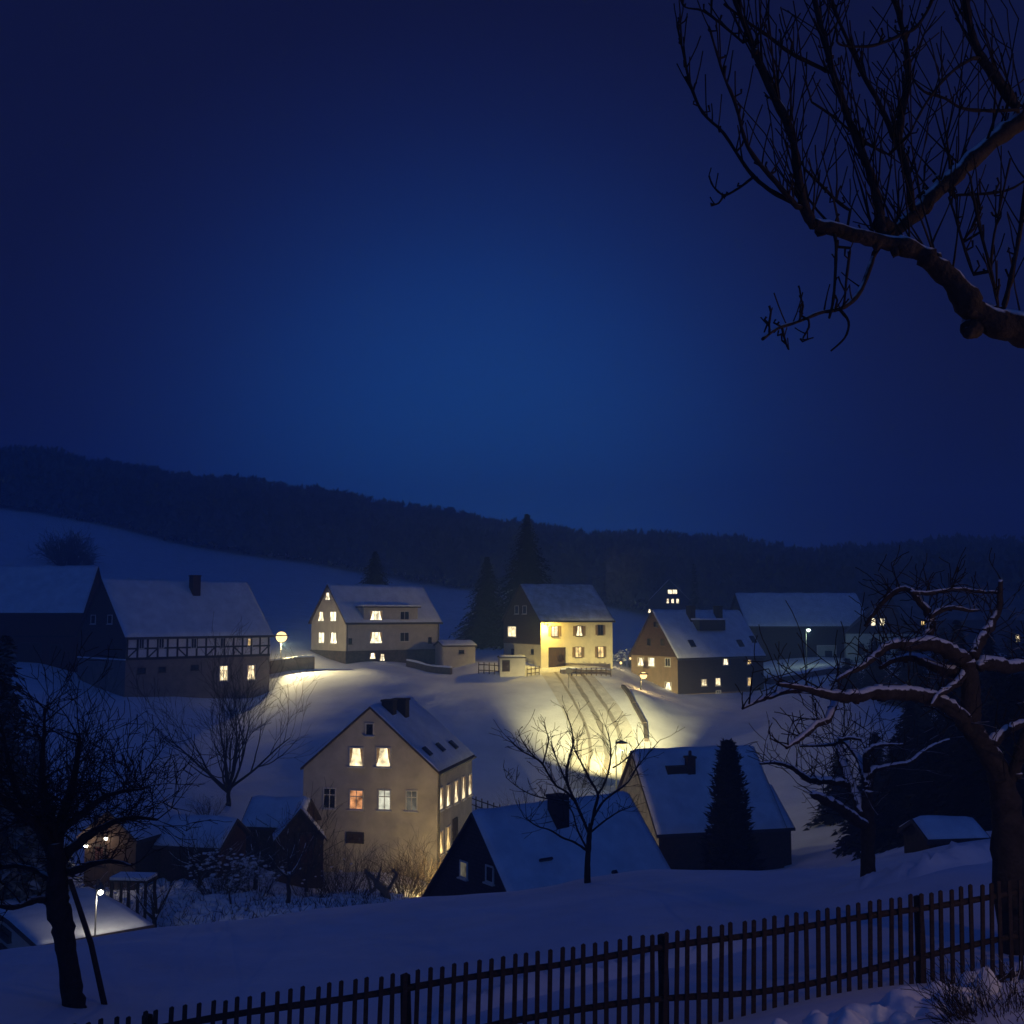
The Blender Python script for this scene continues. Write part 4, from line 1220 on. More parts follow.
for seq, d1, ns, L in [
    (LF([(250, 480, 5), (200, 455, 4), (140, 465, 3.4), (60, 490, 2.6), (-40, 480, 2)]), D4 - .8, 12, .5),
    (LF([(255, 260, 7), (210, 180, 6), (150, 100, 5), (70, 40, 4), (0, -20, 3), (-80, -60, 2)]), D4 - .8, 26, .8),
    (LF([(255, 230, 6.5), (275, 130, 5.5), (300, 40, 4.5), (330, -60, 3.6), (350, -170, 2.6), (365, -290, 1.8)]), D4 + .4, 26, .75),
    (LF([(262, 300, 6), (330, 220, 5), (410, 160, 4), (500, 110, 3), (600, 80, 2.2), (720, 90, 1.2)]), D4 + .2, 30, .7),
    (LF([(255, 210, 6), (235, 100, 5), (200, -20, 4), (190, -130, 3), (200, -270, 2), (205, -420, 1.2)]), D4 - .2, 26, .75),
    (LF([(250, 200, 5), (190, 110, 4.4), (110, 20, 3.6), (60, -90, 3), (30, -220, 2), (10, -330, 1.3)]), D4 + .6, 26, .75),
    (LF([(262, 150, 4), (380, 60, 3.2), (470, -10, 2.6), (560, -40, 1.8), (660, -50, 1.0)]), D4 - .5, 26, .65),
    (LF([(262, 340, 5), (350, 320, 4), (430, 290, 3), (520, 280, 2), (600, 300, 1.2)]), D4 - .7, 20, .5),
    (LF([(250, 380, 4), (180, 330, 3.4), (90, 300, 2.6), (0, 310, 2)]), D4 + .5, 20, .55)]:
    ps, rs = limb_world(seq, D4, d1, .14)
    mb.tube(l4(ps), rs, 8)
    shoots(tw_, l4(ps), ns, L, .011, LP, 2 if ns > 20 else 1, .4, 1.0)
mb.build('limbs', M['barkd'], r4, True)
tw_.build('twigs', M['twig'], r4)
q0, q1 = hit(108, 1004), P(70, 880, D4 - .15)
pr = MB(); pr.tube([q0 - q0 + Vector((0, 0, -.2)), (q1 - q0) * .5 + Vector((.02, 0, 0)), q1 - q0], [.045, .04, .034], 8)
tag(pr.build('prop_pole', M['fence'], None, True, loc=q0), 'slanting wooden prop leaning against the dark tree at the left', 'pole')

# -- more trees in the valley
bare_tree(hit(228, 806, 50), 9.0, .17, 'wide spreading bare tree above the plank shed left of the cream house', 41, dict(FINE, kids=(6, 6, 4, 3), up=.07), (0, 0), 'barkd', .12, 11, 3, spread=(.2, 1.3))
bare_tree(on(80, 72), 9.0, .14, 'tall thin bare tree with upright stems below the half-timbered house', 42, dict(FINE, up=.18), (.2, 0), 'barkd', .12, 5, 2, spread=(.1, .4))
bare_tree(on(20, 66), 8.0, .16, 'bare tree half hidden behind the leaning tree at the left edge', 43, FINE, (0, 0), 'barkd', .2, 7, 3)
bare_tree(on(118, 62), 5.0, .10, 'small bushy bare tree beside the porch lights', 44, FINE, (0, 0), 'barkd', .2, 7, 2)
for i, (px, d, hh, lab) in enumerate(((164, 47, 3.2, 'young garden tree beside the pergola'), (239, 50, 2.2, 'thin sapling standing in the rough snowy garden'), (294, 52, 4.4, 'dark crooked garden tree in front of the gabled hut'), (207, 55, 3.6, 'twiggy garden tree between pergola and plank shed'), (262, 57, 3.4, 'small dense garden tree left of the gabled hut'))):
    bare_tree(on(px, d), hh, .11 if hh > 3 else .05, lab, 50 + i, dict(ORCH, kids=(4, 4, 3)), (random.uniform(-.2, .2), 0), 'bark', .35, 6, 2, spread=(.3, 1.2))
bare_tree(on(312, 60), 4.6, .10, 'bare shrubby tree leaning over the gabled hut', 57, FINE, (0, 0), 'barkd', .15, 7, 2)
# the pollarded tree, its lamp light put into the bark colour
random.seed(60)
bp = on(385, 55.5)
rp = empty('pollard_tree', bp, 0, 'pollarded pale forked trunk lit in front of the cream house', 'tree')
def C5(l): return [(*c5(x, y), r) for x, y, r in l]
mb = MB(); ps, rs = limb_world(C5([(495, 1060, 4.5), (495, 1010, 4), (480, 975, 3.6), (450, 945, 3.2)]), 55.5, 55.5, .08); mb.tube([p - bp for p in ps], rs, 8); mb.build('trunk', M['litbark'], rp, True)
mb = MB(); tw_ = MB()
for seq in ([(450, 950, 3), (432, 920, 2.6), (415, 905, 2.2), (392, 880, 1.6)], [(450, 945, 2.6), (448, 960, 2.4), (425, 985, 2), (415, 940, 1.6), (395, 885, 1.2)], [(495, 985, 3), (515, 960, 2.6), (532, 925, 2.2), (545, 905, 2), (520, 882, 1.5)], [(455, 935, 2), (462, 905, 1.6), (470, 878, 1.2)]):
    ps, rs = limb_world(C5([(x, y, r * .8) for x, y, r in seq]), 55.5, 55.8, .1); ps = [p - bp for p in ps]; mb.tube(ps, rs, 7)
    shoots(tw_, ps, 7, .5, .012, SH, 0, .8, .7, .5)
mb.build('limbs', M['litbark'], rp, True); tw_.build('twigs', M['twigw'], rp)

# -- evergreens
conifer(on(527, 150), 17.8, 7.4, 'tall broad spruce rising behind the roadside house', 61, dens=1.6, col='needled', shape=.85)
conifer(on(487, 152), 12.2, 5.6, 'shorter spruce left of the tall one behind the roadside house', 62, dens=1.6, col='needled', shape=.85)
conifer(on(375, 160), 12.0, 6.0, 'single spruce behind the roof of the dormer house', 63, dens=1.6, col='needled', shape=.85)
conifer(on(694, 200), 14.0, 2.2, 'slender distant spruce beside the far hillside house', 64)
conifer(on(725, 56.5), 7.3, 1.35, 'dark columnar conifer in front of the long cottage', 65, 'columnar_conifer', 2.2, drop=-.5, bottom=.0, shape=.5, col='needled')
conifer(on(10, 45), 13.2, 4.4, 'big dark spruce at the left picture edge', 66, dens=1.3)
conifer(on(46, 56), 8.4, 2.6, 'lower spruce beside the big one at the left edge', 68, dens=1.2)
conifer(on(-30, 46), 10.0, 3.0, 'spruce cut off by the left picture edge', 67, dens=1.2)
for i, (px, d, hh, w, lab) in enumerate(((905, 64, 7.5, 3.0, 'dark spruce behind the smaller apple tree'), (945, 60, 9.0, 3.2, 'tall dark spruce left of the gnarled apple trunk'), (985, 66, 10.5, 3.4, 'tallest dark spruce behind the gnarled apple trunk'), (1030, 58, 10.5, 3.4, 'dark spruce at the right picture edge'), (870, 72, 5.5, 2.6, 'low dark spruce beside the low annex'), (925, 50, 5.0, 2.4, 'young dark spruce just behind the small snowy roof'), (965, 46, 6.0, 2.6, 'dense spruce right of the small snowy roof'), (1010, 44, 6.0, 2.6, 'dense spruce behind the right end of the fence'), (835, 76, 5.0, 2.4, 'small spruce at the end of the low annex'), (1050, 90, 12, 4, 'large spruce in the valley at the far right'), (890, 56, 5.4, 2.6, 'spruce filling the gap between the two apple trees'), (955, 78, 11.5, 3.8, 'broad dark spruce far behind the apple trees'), (915, 82, 9.5, 3.4, 'dark spruce behind the fork of the smaller apple tree'), (995, 52, 8.0, 3.2, 'dark spruce touching the gnarled apple trunk'), (860, 64, 4.2, 2.2, 'squat dark spruce left of the smaller apple trunk'))):
    conifer(on(px, d), hh, w, lab, 70 + i, dens=1.3, bottom=.0, group='dark spruces at the right', col='needled')
for i, (px, d, hh, w, lab) in enumerate(((872, 118, 6.2, 3.4, 'dark yew below the pale house at the right'), (905, 112, 7.0, 3.6, 'dark yew in the middle of the row below the far right house'), (940, 120, 7.4, 3.8, 'taller dark yew below the lone lit window'), (975, 110, 7.0, 3.6, 'dark yew behind the upper fork of the gnarled apple tree'), (1010, 116, 8.0, 4.0, 'tallest dark yew of the row at the right edge'), (845, 124, 3.6, 2.6, 'low dark yew at the end of the ledge wall'))):
    conifer(on(px, d), hh, w, lab, 95 + i, 'yew', dens=1.2, bottom=.0, group='dark yews below the far right houses', col='needled', shape=.5)
# a lone bushy tree on the hillside and a small hedge line
shrub(hit(66, 566, 130), 3.6, 5.0, 'lone dark bush on the snowy hillside above the barn', 90, 130, m_='barkd', stemr=.06, lev=2)
shrub(hit(80, 568, 130), 3.4, 2.2, 'low dark bush beside the lone bush on the hillside', 92, 70, m_='barkd', stemr=.05, lev=2)

# -- shrubs
for i, (px, d, r, h_, n, m_, sn, lab) in enumerate((
    (345, 61, 2.2, 2.4, 90, 'barkd', 3, 'dark shrub under the front wall of the cream house'),
    (420, 62, 2.0, 2.4, 120, 'twigw', 0, 'warm lit twiggy bush at the corner of the cream house'),
    (405, 58, 1.6, 1.9, 90, 'twigw', 0, 'lit bush right of the pollarded tree'),
    (440, 60, 1.4, 1.6, 80, 'twigw', 0, 'small lit bush beside the dark house gable'),
    (360, 57, 1.6, 1.8, 70, 'twigw', 2, 'dark bush left of the pollarded tree'),
    (228, 54, 1.9, 2.3, 90, 'hedge', 60, 'rounded bush thick with snow in the rough garden'),
    (262, 55, 1.5, 1.8, 70, 'hedge', 36, 'second snowy bush right of the rounded one in the garden'),
    (318, 56, 1.6, 1.8, 70, 'barkd', 3, 'dark tangled bush below the gabled hut'),
    (120, 50, 1.6, 1.7, 70, 'hedge', 46, 'snow-dusted bush left of the pergola'),
    (95, 52, 1.7, 1.9, 70, 'hedge', 46, 'snow-dusted bush below the porch lights'),
    (20, 46, 2.4, 2.2, 90, 'hedge', 50, 'snow-dusted hedge bush behind the low garage'),
    (60, 47, 2.0, 2.0, 80, 'hedge', 40, 'snow-dusted bush behind the garage roof lamp'),
    (485, 84, 1.2, 1.4, 40, 'twigw', 2, 'small bush on the left of the hedge row below the field'),
    (520, 84, 1.5, 2.2, 70, 'twigw', 2, 'tallest bush of the row at the foot of the snow field'),
    (545, 84, 1.3, 1.7, 60, 'twigw', 2, 'bush on the right of the row at the foot of the field'),
    (240, 128, 2.6, 2.6, 80, 'barkd', 14, 'dark bank bush left of the dormer house'),
    (215, 74, 1.6, 1.2, 50, 'barkd', 4, 'low dark bush at the foot of the spreading bare tree'),
    (590, 139, 1.6, 1.2, 40, 'hedge', 30, 'snow-laden bush right of the roadside house'),
    (627, 140, 2.2, 2.4, 60, 'hedge', 70, 'large round snow-laden bush right of the roadside house'))):
    shrub(on(px, d), r, h_, lab, 100 + i, n, m_=m_, snow=sn)
# ------------------------------------------------------------------ picket fence in front
random.seed(5)
fa, fb = Vector((-4.9, 9.72, 0)), Vector((6.35, 12.05, 0))
FL = (fb - fa).length
fdir = (fb - fa).normalized()
froot = empty('picket_fence', (fa.x, fa.y, gz(fa.x, fa.y)), 0, 'long weathered picket fence running up the slope across the foreground', 'fence')
def fl(t): 
    p = fa + fdir * t
    return p
def ftop(t):        # height of the picket tops: the surveyed line of the fence
    p = fl(t)
    px = 512 + F * p.x / p.y
    return P(px, float(np.interp(px, [-60, 110, 275, 644, 831, 979, 1100], [1046, 1019, 992, 933, 905, 881, 862])), p.y).z
NP = 100
sp_ = FL / NP
base_m = []
for v in range(4):
    m = MB()
    w, t = .042, .02
    L = 1.16
    vs = [(-w / 2, -t / 2, 0), (w / 2, -t / 2, 0), (w / 2 * .97, -t / 2, L - .006), (random.uniform(-.01, .01), -t / 2, L + .004), (-w / 2 * .97, -t / 2, L - .008)]
    vs += [(x, -y, z) for x, y, z in vs]
    m.add(vs, [(0, 1, 2, 3, 4), (9, 8, 7, 6, 5)] + [(i, i + 5, (i + 1) % 5 + 5, (i + 1) % 5) for i in range(5)])
    o = m.build('picket', M['fence'], froot, fix=True)
    base_m.append(o)
frot = math.atan2(fdir.y, fdir.x)
fo = froot.location
for i in range(NP):
    o = base_m[i] if i < 4 else base_m[i % 4].copy()
    if i >= 4:
        COL.objects.link(o); o.parent = froot
    t = (i + .5) * sp_ + random.uniform(-.008, .008)
    p = fl(t)
    o.location = Vector((p.x, p.y, ftop(t) - 1.16 + random.uniform(-.012, .012))) - fo + Vector((fdir.y, -fdir.x, 0)) * .034
    o.rotation_euler = (random.uniform(-.012, .012), R(1.2) + random.uniform(-.014, .014), frot)
for k, (dz, thick, wav) in enumerate(((-.16, .05, 0), (-.66, .05, .06), (-.98, .045, 0))):
    m = MB(); ps = []
    for j in range(41):
        t = FL * j / 40; p = fl(t)
        ps.append(Vector((p.x, p.y, ftop(t) + dz + wav * math.sin(t * 1.35 + .4) + .008 * math.sin(t * 3.1))) - fo)
    m.tube(ps, [thick * .62 * (1 + .08 * math.sin(j * 1.9)) for j in range(41)], 7)
    m.build('rail', M['fence'], froot, True)
for t in (1.71, 4.0, 6.52, 9.3):
    p = fl(t); z = gz(p.x, p.y)
    m = MB(); b = Vector((p.x, p.y, z)) - fo - Vector((fdir.y, -fdir.x, 0)) * .06
    hgt = ftop(t) - z - .06
    m.tube([b - Vector((0, 0, .3)), b + Vector((.01, 0, hgt * .5)), b + Vector((0, 0, hgt)), b + Vector((0, 0, hgt + .012))], [.055, .052, .048, .02], 9)
    m.build('post', M['fence'], froot, True)

# ------------------------------------------------------------------ street lamps
def lamp(base, head, label, energy, col, bulb='bulb', rb=.17, arm=None, group='street lamps', lr=.15, cat='street lamp', name='street_lamp', post_r=.06, aim=None):
    """post from base up to the level of head; the lantern sits at head"""
    root = empty(name, base, 0, label, cat, group)
    hd = head - base
    m = MB()
    if arm is None: arm = Vector((-.5, 0, 0))
    foot = Vector((hd.x - arm.x, hd.y - arm.y, 0))
    foot.z = gz(base.x + foot.x, base.y + foot.y) - base.z
    top = Vector((foot.x, foot.y, hd.z + .32))
    m.tube([foot - Vector((0, 0, .4)), foot + Vector((0, 0, .9)), foot + Vector((0, 0, .92)), top], [post_r * 1.4, post_r * 1.4, post_r, post_r * .75], 10)
    m.build('post', M['metal'], root, True)
    if arm.length > .05:
        m = MB(); m.tube([top - Vector((0, 0, .06)), top + arm * .4 + Vector((0, 0, .1)), top + arm + Vector((0, 0, .0))], [.035, .03, .03], 7)
        m.build('arm', M['metal'], root, True)
    m = MB(); c = hd + Vector((0, 0, .12))
    m.tube([c, c + Vector((0, 0, .04)), c + Vector((0, 0, .16)), c + Vector((0, 0, .22))], [rb * 1.5, rb * 1.45, rb * .7, .03], 14)
    m.build('lamp_hood', M['metal'], root, True)
    m = MB(); m.blob(hd, rb, rb, rb * .95, 14, 8, 0)
    m.build('bulb', M[bulb], root, True)
    light(root, hd + Vector((0, 0, -rb - lr - .03)), energy, col, lr)
    if aim: spot(root, hd + Vector((0, 0, -rb - lr - .05)), aim[0] - base, aim[1], col, lr, aim[2], aim[3])
    return root
def light(root, loc, energy, col, r):
    d = bpy.data.lights.new('lamp_light', 'POINT')
    d.energy = energy; d.color = col; d.shadow_soft_size = r
    o = bpy.data.objects.new('lamp_light', d)
    COL.objects.link(o); o.parent = root; o.location = loc
    o['kind'] = 'helper'
    return o
def spot(root, loc, to, energy, col, r, ang, wide=1):
    d = bpy.data.lights.new('lamp_reflector', 'SPOT')
    d.energy = energy; d.color = col; d.shadow_soft_size = r
    d.spot_size = R(ang); d.spot_blend = 1.0
    o = bpy.data.objects.new('lamp_reflector', d)
    COL.objects.link(o); o.parent = root; o.location = loc
    o.scale = (wide, 1, 1)
    o.rotation_euler = (to - loc).to_track_quat('-Z', 'Y').to_euler()
    o['kind'] = 'helper'
for rt, lc, en, co, r in LAMPS: light(rt, lc, en, co, r)
WARM = (1.0, .66, .24)
def lamp_at(px, py, d, label, energy, col=WARM, **kw):
    hd = P(px, py, d); b = Vector((hd.x, hd.y, gz(hd.x, hd.y)))
    return lamp(b, hd, label, energy, col, **kw)
lamp_at(281.5, 637, 126.8, 'bright street lamp on a thin post right of the half-timbered house', 1300, col=(.96, .78, .38), rb=.64, lr=.06, arm=Vector((.05, 0, 0)), aim=(P(338, 684, 117), 21000, 92, 1))
lamp_at(643.5, 675.5, 124, 'street lamp in front of the brown slate-gabled house', 170, col=(1, .68, .24), rb=.40, lr=.05, arm=Vector((.3, 0, 0)))
lamp_at(621.5, 745, 80, 'street lamp over the curving road just above the cottage roof', 450, col=(.95, .82, .35), rb=.32, lr=.05, arm=Vector((.4, .1, 0)), aim=(P(603, 730, 107), 190000, 29, 1.4))
lamp_at(808.5, 630, 152, 'greenish white street lamp before the long dark barn', 190, col=(.72, 1, .72), bulb='bulbg', rb=.24, lr=.15, arm=Vector((.35, 0, 0)))
lamp_at(100.6, 892.5, 38.6, 'small white lamp on a thin curved post above the low garage roof', 55, col=(1, .88, .66), bulb='bulbw', rb=.085, lr=.06, arm=Vector((.14, 0, 0)), post_r=.03)
# lamp lighting the front of the cream house from the yard between it and the dark house
lamp_at(441, 872, 62, 'yard lamp hidden low between the cream house and the dark house', 900, col=(1, .71, .25), rb=.12, lr=.1, arm=Vector((.2, 0, 0)), post_r=.04)
# street lamp beside the viewer's own road, out of the picture to the right
lamp(Vector((8.0, 5.6, gz(8.0, 5.6))), Vector((7.4, 5.6, 1.0)), 'street lamp beside the viewpoint outside the picture on the right', 170, (1, .62, .40), rb=.16, arm=Vector((-.6, 0, 0)))
# porch lights of the little cottage
for dx in (.3, 1.6): light(HC.root, Vector((dx, -.7, 1.5)), 22, (1, .82, .62), .05)
# lanterns: one at the slate-gabled house wall, one added for a bright spot
def lantern(p, label, e):
    root = empty('lantern', p, 0, label, 'lantern')
    m = MB(); m.cyl((0, 0, -.2), (0, 0, .5), .04, n=8); m.cyl((0, 0, .5), (0, 0, .54), .2, .2, 10); m.cyl((0, 0, .9), (0, 0, 1.08), .24, .04, 10)
    for i in range(4):
        a = i * math.pi / 2 + .4; m.cyl((.17 * math.cos(a), .17 * math.sin(a), .54), (.17 * math.cos(a), .17 * math.sin(a), .9), .014, n=5)
    m.build('housing', M['metal'], root)
    m = MB(); m.blob((0, 0, .72), .14, .14, .17, 10, 7, 0); m.build('bulb', M['bulb'], root, True)
    light(root, Vector((0, -.35, .72)), e, (1, .75, .35), .1)
    return root
lantern(hit(621, 669, 100), 'bright lantern on the snow at the entrance left of the brown house', 25)
lantern(Vector((P(630.5, 664, 138).x, 138, P(630.5, 664, 138).z)), 'lantern at the rear corner of the brown slate-gabled house', 15)

# ------------------------------------------------------------------ walls, rails, sign, pergola
def wall_run(name, pa, pb, h_, t, label, m_='stone', cap=True, cat='wall', drop=.6):
    a, b = pa, pb
    root = empty(name, a, 0, label, cat)
    d = b - a; n = max(2, int(Vector((d.x, d.y)).length / .8))
    m, mc = MB(), MB()
    nrm = Vector((d.y, -d.x, 0)).normalized() * t / 2
    top, low, capv = [], [], []
    for i in range(n + 1):
        q = a.lerp(b, i / n); z = gz(q.x, q.y); q = Vector((q.x, q.y, z)) - a
        top.append(q)
    vs, fs = [], []
    for q in top: vs += [q - nrm - Vector((0, 0, drop)), q + nrm - Vector((0, 0, drop)), q + nrm + Vector((0, 0, h_)), q - nrm + Vector((0, 0, h_))]
    for i in range(n):
        k = i * 4
        for j in range(4): fs.append((k + j, k + (j + 1) % 4, k + 4 + (j + 1) % 4, k + 4 + j))
    fs += [(3, 2, 1, 0), (n * 4, n * 4 + 1, n * 4 + 2, n * 4 + 3)]
    m.add(vs, fs); m.build('masonry', M[m_], root, fix=True)
    if cap:
        mc = MB(); vs = []
        for i, q in enumerate(top):
            hh = .16 + .05 * math.sin(i * 1.3)
            w = nrm * 1.15
            vs += [q - w + Vector((0, 0, h_ + .003)), q + w + Vector((0, 0, h_ + .003)), q + w * .7 + Vector((0, 0, h_ + hh)), q - w * .7 + Vector((0, 0, h_ + hh))]
        mc.add(vs, fs); mc.build('snow_cap', M['snow'], root, fix=True)
    return root
wall_run('retaining_wall', on(266, 126), on(316, 126), 1.35, .5, 'low stone retaining wall with a snow cap behind the street lamp', 'brownp')
wall_run('retaining_wall', on(408, 132), on(452, 129), .75, .4, 'low dark wall below the dormer house terrace', 'stone')
wall_run('garden_wall', on(560, 127), on(609, 129), .45, .3, 'low snow-capped wall in front of the roadside house', 'stone')
wall_run('road_wall', g(623, 688), g(634, 706), .32, .4, 'dark wall along the right of the road, upper stretch', 'stone', cap=False)
wall_run('road_wall', g(634.3, 706.6), g(645, 726), .32, .4, 'dark wall along the right of the road, middle stretch', 'stone', cap=False)
wall_run('road_wall', g(645.2, 726.8), g(646.5, 742), .32, .4, 'dark wall along the right of the road, lower stretch', 'stone', cap=False)
wall_run('ledge_wall', on(764, 143), on(842, 146), .7, 2.2, 'low broad wall under thick snow before the long barn', 'stone')
def rail_fence(a, b, n, h_, label, m_='wood', rails=2):
    root = empty('rail_fence', a, 0, label, 'fence')
    pp = []
    for i in range(n + 1):
        q = a.lerp(b, i / n); q.z = gz(q.x, q.y); q = q - a; pp.append(q)
        m = MB(); m.tube([q - Vector((0, 0, .3)), q + Vector((0, 0, h_ + .1))], [.06, .05], 7); m.build('post', M[m_], root, True)
    for k in range(rails):
        m = MB(); z = h_ * (k + .6) / (rails - .1)
        m.tube([q + Vector((0, -.06, z)) for q in pp], [.05] * len(pp), 6); m.build('rail', M[m_], root, True)
rail_fence(on(571, 126), on(610, 128), 8, .8, 'brown rail fence along the front of the roadside house')
rail_fence(on(479, 128), on(500, 127), 4, 1.2, 'dark rail fence between the white garage and the flat shed')
rail_fence(on(527, 126), on(539, 126.5), 3, .9, 'short rail fence by the left corner of the roadside house')
rail_fence(on(471, 88), on(500, 86), 5, .9, 'little rail fence at the foot of the snow field')
# round road sign seen from behind
sp0 = hit(568.8, 689, 90)
sr = empty('road_sign', sp0, 0, 'small round road sign on a thin pole beside the lit road', 'road sign')
m = MB(); m.cyl((0, 0, -.3), (0, 0, 2.0), .035, n=8); m.build('pole', M['metal'], sr, True)
m = MB(); m.cyl((0, -.06, 1.95), (0, -.035, 1.95), .36, n=20); m.build('sign_plate', M['dframe'], sr)
m = MB(); m.tube([(-.34, -.05, 2.2), (0, -.05, 2.33), (.34, -.05, 2.2)], [.04, .06, .04], 6); m.build('snow_cap', M['snow'], sr, True)
# pergola
pb = on(143, 48)
pz = P(143, 878, 48).z - pb.z
pr = empty('pergola', pb, R(-6), 'open pergola with a thin snowy roof standing in the rough garden', 'pergola')
m = MB(); m.box(-.85, -.5, pz - .07, .85, .6, pz); m.build('roof', M['wood'], pr)
m = MB(); m.box(-.82, -.47, pz + .003, .82, .57, pz + .12); m.build('snow_cover', M['snow'], pr)
for x in (-.75, 0, .75):
    for y in (-.4, .5):
        m = MB(); m.box(x - .05, y - .05, -.5, x + .05, y + .05, pz - .073); m.build('post', M['wood'], pr)
# small snow-roofed shelter at the right
h = House('snowy_shelter', 'small low shelter with a broad snow roof left of the gnarled apple trunk', 'shelter', (930, 852), 36, 8, 1.9, 1.7, 'x', (0, 0), .32, .42, 'wood', over=.15, snow=.14)
h.door('front', (940, 846), (950, 852), 'wood', handle=False)

# ------------------------------------------------------------------ heap of cleared snow and brambles at the lower right
random.seed(8)
hb = hit(905, 1012, 6)
def lumps(name, base, items, label, cat, m_='snow', kind=None):
    m = MB()
    for x, y, r, hz in items:
        z = gz(base.x + x, base.y + y) - base.z
        m.blob((x, y, z), r, r * .8, hz, 18, 10, .09)
    o = m.build(name, M[m_], None, True, loc=base)
    md = o.modifiers.new('remesh', 'REMESH'); md.mode = 'VOXEL'; md.voxel_size = .035
    tx = bpy.data.textures.new('lump', 'CLOUDS'); tx.noise_scale = .16; tx.noise_depth = 3
    dm = o.modifiers.new('disp', 'DISPLACE'); dm.texture = tx; dm.strength = .09; dm.mid_level = .5
    md.use_smooth_shade = True
    return tag(o, label, cat, None, kind)
its = []
for i in range(34):
    x = random.uniform(-1.5, .75)
    its.append((x, random.uniform(-.7, .3) + .12 * x, random.uniform(.08, .18), random.uniform(.06, .14) * (1 + .25 * (x + 1.5))))
its += [(.0, -.1, .22, .21), (.25, -.1, .20, .18), (-.45, -.2, .18, .16)]
lumps('snow_heap', hb, its, 'heap of cleared lumpy snow against the foot of the fence at the lower right', 'snow heap')
shrub(hit(985, 1010, 6) + Vector((.05, -.25, -.05)), .7, .42, 'tangled bare bramble bush on the snow at the lower right corner', 140, 190, 'bramble', m_='barkr', snow=0, stemr=.006, up=.7)

def bank(name, pa, w, hgt, label):
    ps = polyline(pa, .12); n = 9; v, f = [], []
    rg = np.random.default_rng(len(ps))
    jit = np.convolve(rg.normal(0, 1, len(ps) + 8), np.ones(5) / 5, 'same')[4:-4]
    for i, p in enumerate(ps):
        d = ps[min(i + 1, len(ps) - 1)] - ps[max(i - 1, 0)]; d.z = 0; d.normalize(); sd = Vector((d.y, -d.x, 0))
        e = math.sin(math.pi * min(1, max(0, i / (len(ps) - 1)))) ** .4
        for k in range(n):
            q = p + sd * (w * (k / (n - 1) - .5 + .12 * jit[i]))
            v.append((q.x, q.y, hgt * e * math.sin(math.pi * k / (n - 1)) ** 1.5 * (1 + .35 * jit[i] + .25 * rg.normal()) - .01))
    v = np.array(v); v[:, 2] += ground(v[:, 0], v[:, 1])
    for i in range(len(ps) - 1):
        for k in range(n - 1):
            a = i * n + k; f.append((a, a + 1, a + n + 1, a + n))
    tag(np_mesh(name, v, f, [M['snow']], True), label, kind='structure')
bank('snow_bank', [hit(x, y, 8) for x, y in ((430, 1024), (520, 996), (600, 979), (660, 966), (720, 952), (770, 941))], .6, .26, 'low trodden snow bank behind the fence')
bank('snow_bank', [hit(x, y, 8) for x, y in ((830, 893), (870, 884), (930, 872), (990, 856), (1040, 848))], .8, .25, 'snow bank between the two apple trees')
# rough snowy garden: clods and frozen plants, nobody could count them
rg = np.random.default_rng(4)
m = MB()
random.seed(12)
for i in range(900):
    px = rg.uniform(150, 425); d = rg.uniform(44, 58)
    p = on(px, d)
    s = rg.uniform(.08, .26)
    m.blob((p.x, p.y, p.z + s * .1), s * 1.2, s, s * rg.uniform(.5, .9), 7, 4, .35)
o = m.build('garden_clods', M['snow'], None, False)
tag(o, 'rough snow-covered garden beds below the cream house', 'garden beds', kind='stuff')
m = MB()
for i in range(1100):
    px = rg.uniform(150, 425); d = rg.uniform(44, 58)
    p = on(px, d); q = p + Vector((rg.normal(0, .2), rg.normal(0, .2), rg.uniform(.12, .5)))
    m.tube([p, p.lerp(q, .5) + rdir() * .05, q], [.014, .012, .006], 3)
o = m.build('garden_stalks', M['barkd'], None, False)
tag(o, 'dead stalks standing in the snowy garden', 'stalks', kind='stuff')

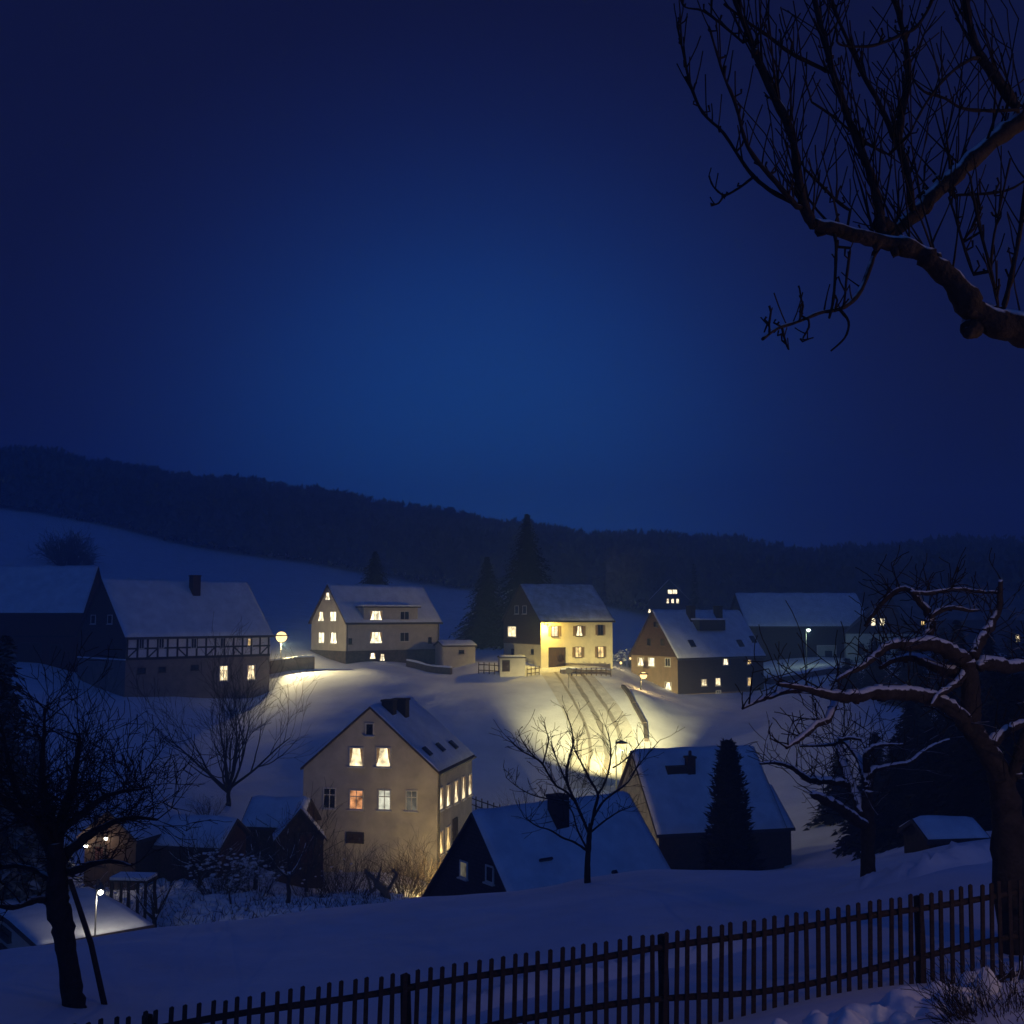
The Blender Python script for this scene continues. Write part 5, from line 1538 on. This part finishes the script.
# ------------------------------------------------------------------ the far wood along the hill
def forest():
    rg = np.random.default_rng(3)
    xs, ds, hs, ws, typ = [], [], [], [], []
    n = 7500
    px = rg.uniform(-330, 1400, n)
    lo = np.interp(px, [-330, 0, 200, 400, 480, 560, 672, 900, 1400], [304, 304, 304, 296, 262, 268, 268, 212, 210])
    d = lo + rg.random(n) ** 1.5 * (455 - lo)
    x = (px - 512) / F * d
    z = ground(x, d)
    V, Q = [], []
    H = rg.uniform(11.5, 14.5, n) * (1 + .08 * np.sin(px * .045) * np.sin(px * .017 + 1))
    H *= np.interp(px, [-330, 300, 500, 700, 900, 1100], [1, 1, .95, 1.0, 1.0, 1.0])
    con = rg.random(n) < .25
    k = 46
    for i in range(n):
        h = H[i]; w = h * (.20 if con[i] else .29)
        f = rg.random(k)
        zz = h * (.05 + .95 * f ** .8)
        rad = w * ((1 - f) if con[i] else np.sqrt(np.clip(1 - (2 * f - .95) ** 2, .02, 1))) * rg.uniform(.3, 1.1, k)
        a = rg.uniform(0, 6.283, k)
        c = np.stack([x[i] + rad * np.cos(a), d[i] + rad * np.sin(a), z[i] + zz], 1)
        s = rg.uniform(.7, 1.5, k)[:, None]
        t1 = rg.normal(0, 1, (k, 3)); t1[:, 2] *= .6; t1 /= np.linalg.norm(t1, axis=1)[:, None]
        t2 = rg.normal(0, .5, (k, 3)); t2[:, 2] += .9; t2 /= np.linalg.norm(t2, axis=1)[:, None]
        tri = np.stack([c - t1 * s * .7, c + t1 * s * .7, c + t2 * s * 1.7], 1)
        V.append(tri.reshape(-1, 3))
    V = np.concatenate(V)
    Fc = np.arange(len(V)).reshape(-1, 3)
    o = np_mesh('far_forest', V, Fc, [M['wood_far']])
    tag(o, 'dark hazy wood covering the long hill behind the village', 'forest', kind='stuff')
forest()

# ------------------------------------------------------------------ evening haze: one even body of air round everything
HAZE = .0017
m = MB(); m.box(-1400, -12, -60, 1400, 800, 92)
hz = m.build('haze', M['snow'])
hm = bpy.data.materials.new('haze'); hm.use_nodes = True
t = hm.node_tree; t.nodes.clear()
o_ = t.nodes.new('ShaderNodeOutputMaterial'); pv = t.nodes.new('ShaderNodeVolumePrincipled')
pv.inputs['Density'].default_value = HAZE
pv.inputs['Color'].default_value = (.40, .66, 1.0, 1)
pv.inputs['Anisotropy'].default_value = .2
t.links.new(pv.outputs[0], o_.inputs['Volume'])
hz.data.materials.clear(); hz.data.materials.append(hm)
tag(hz, 'thin blue evening haze filling the valley', 'haze', kind='stuff')
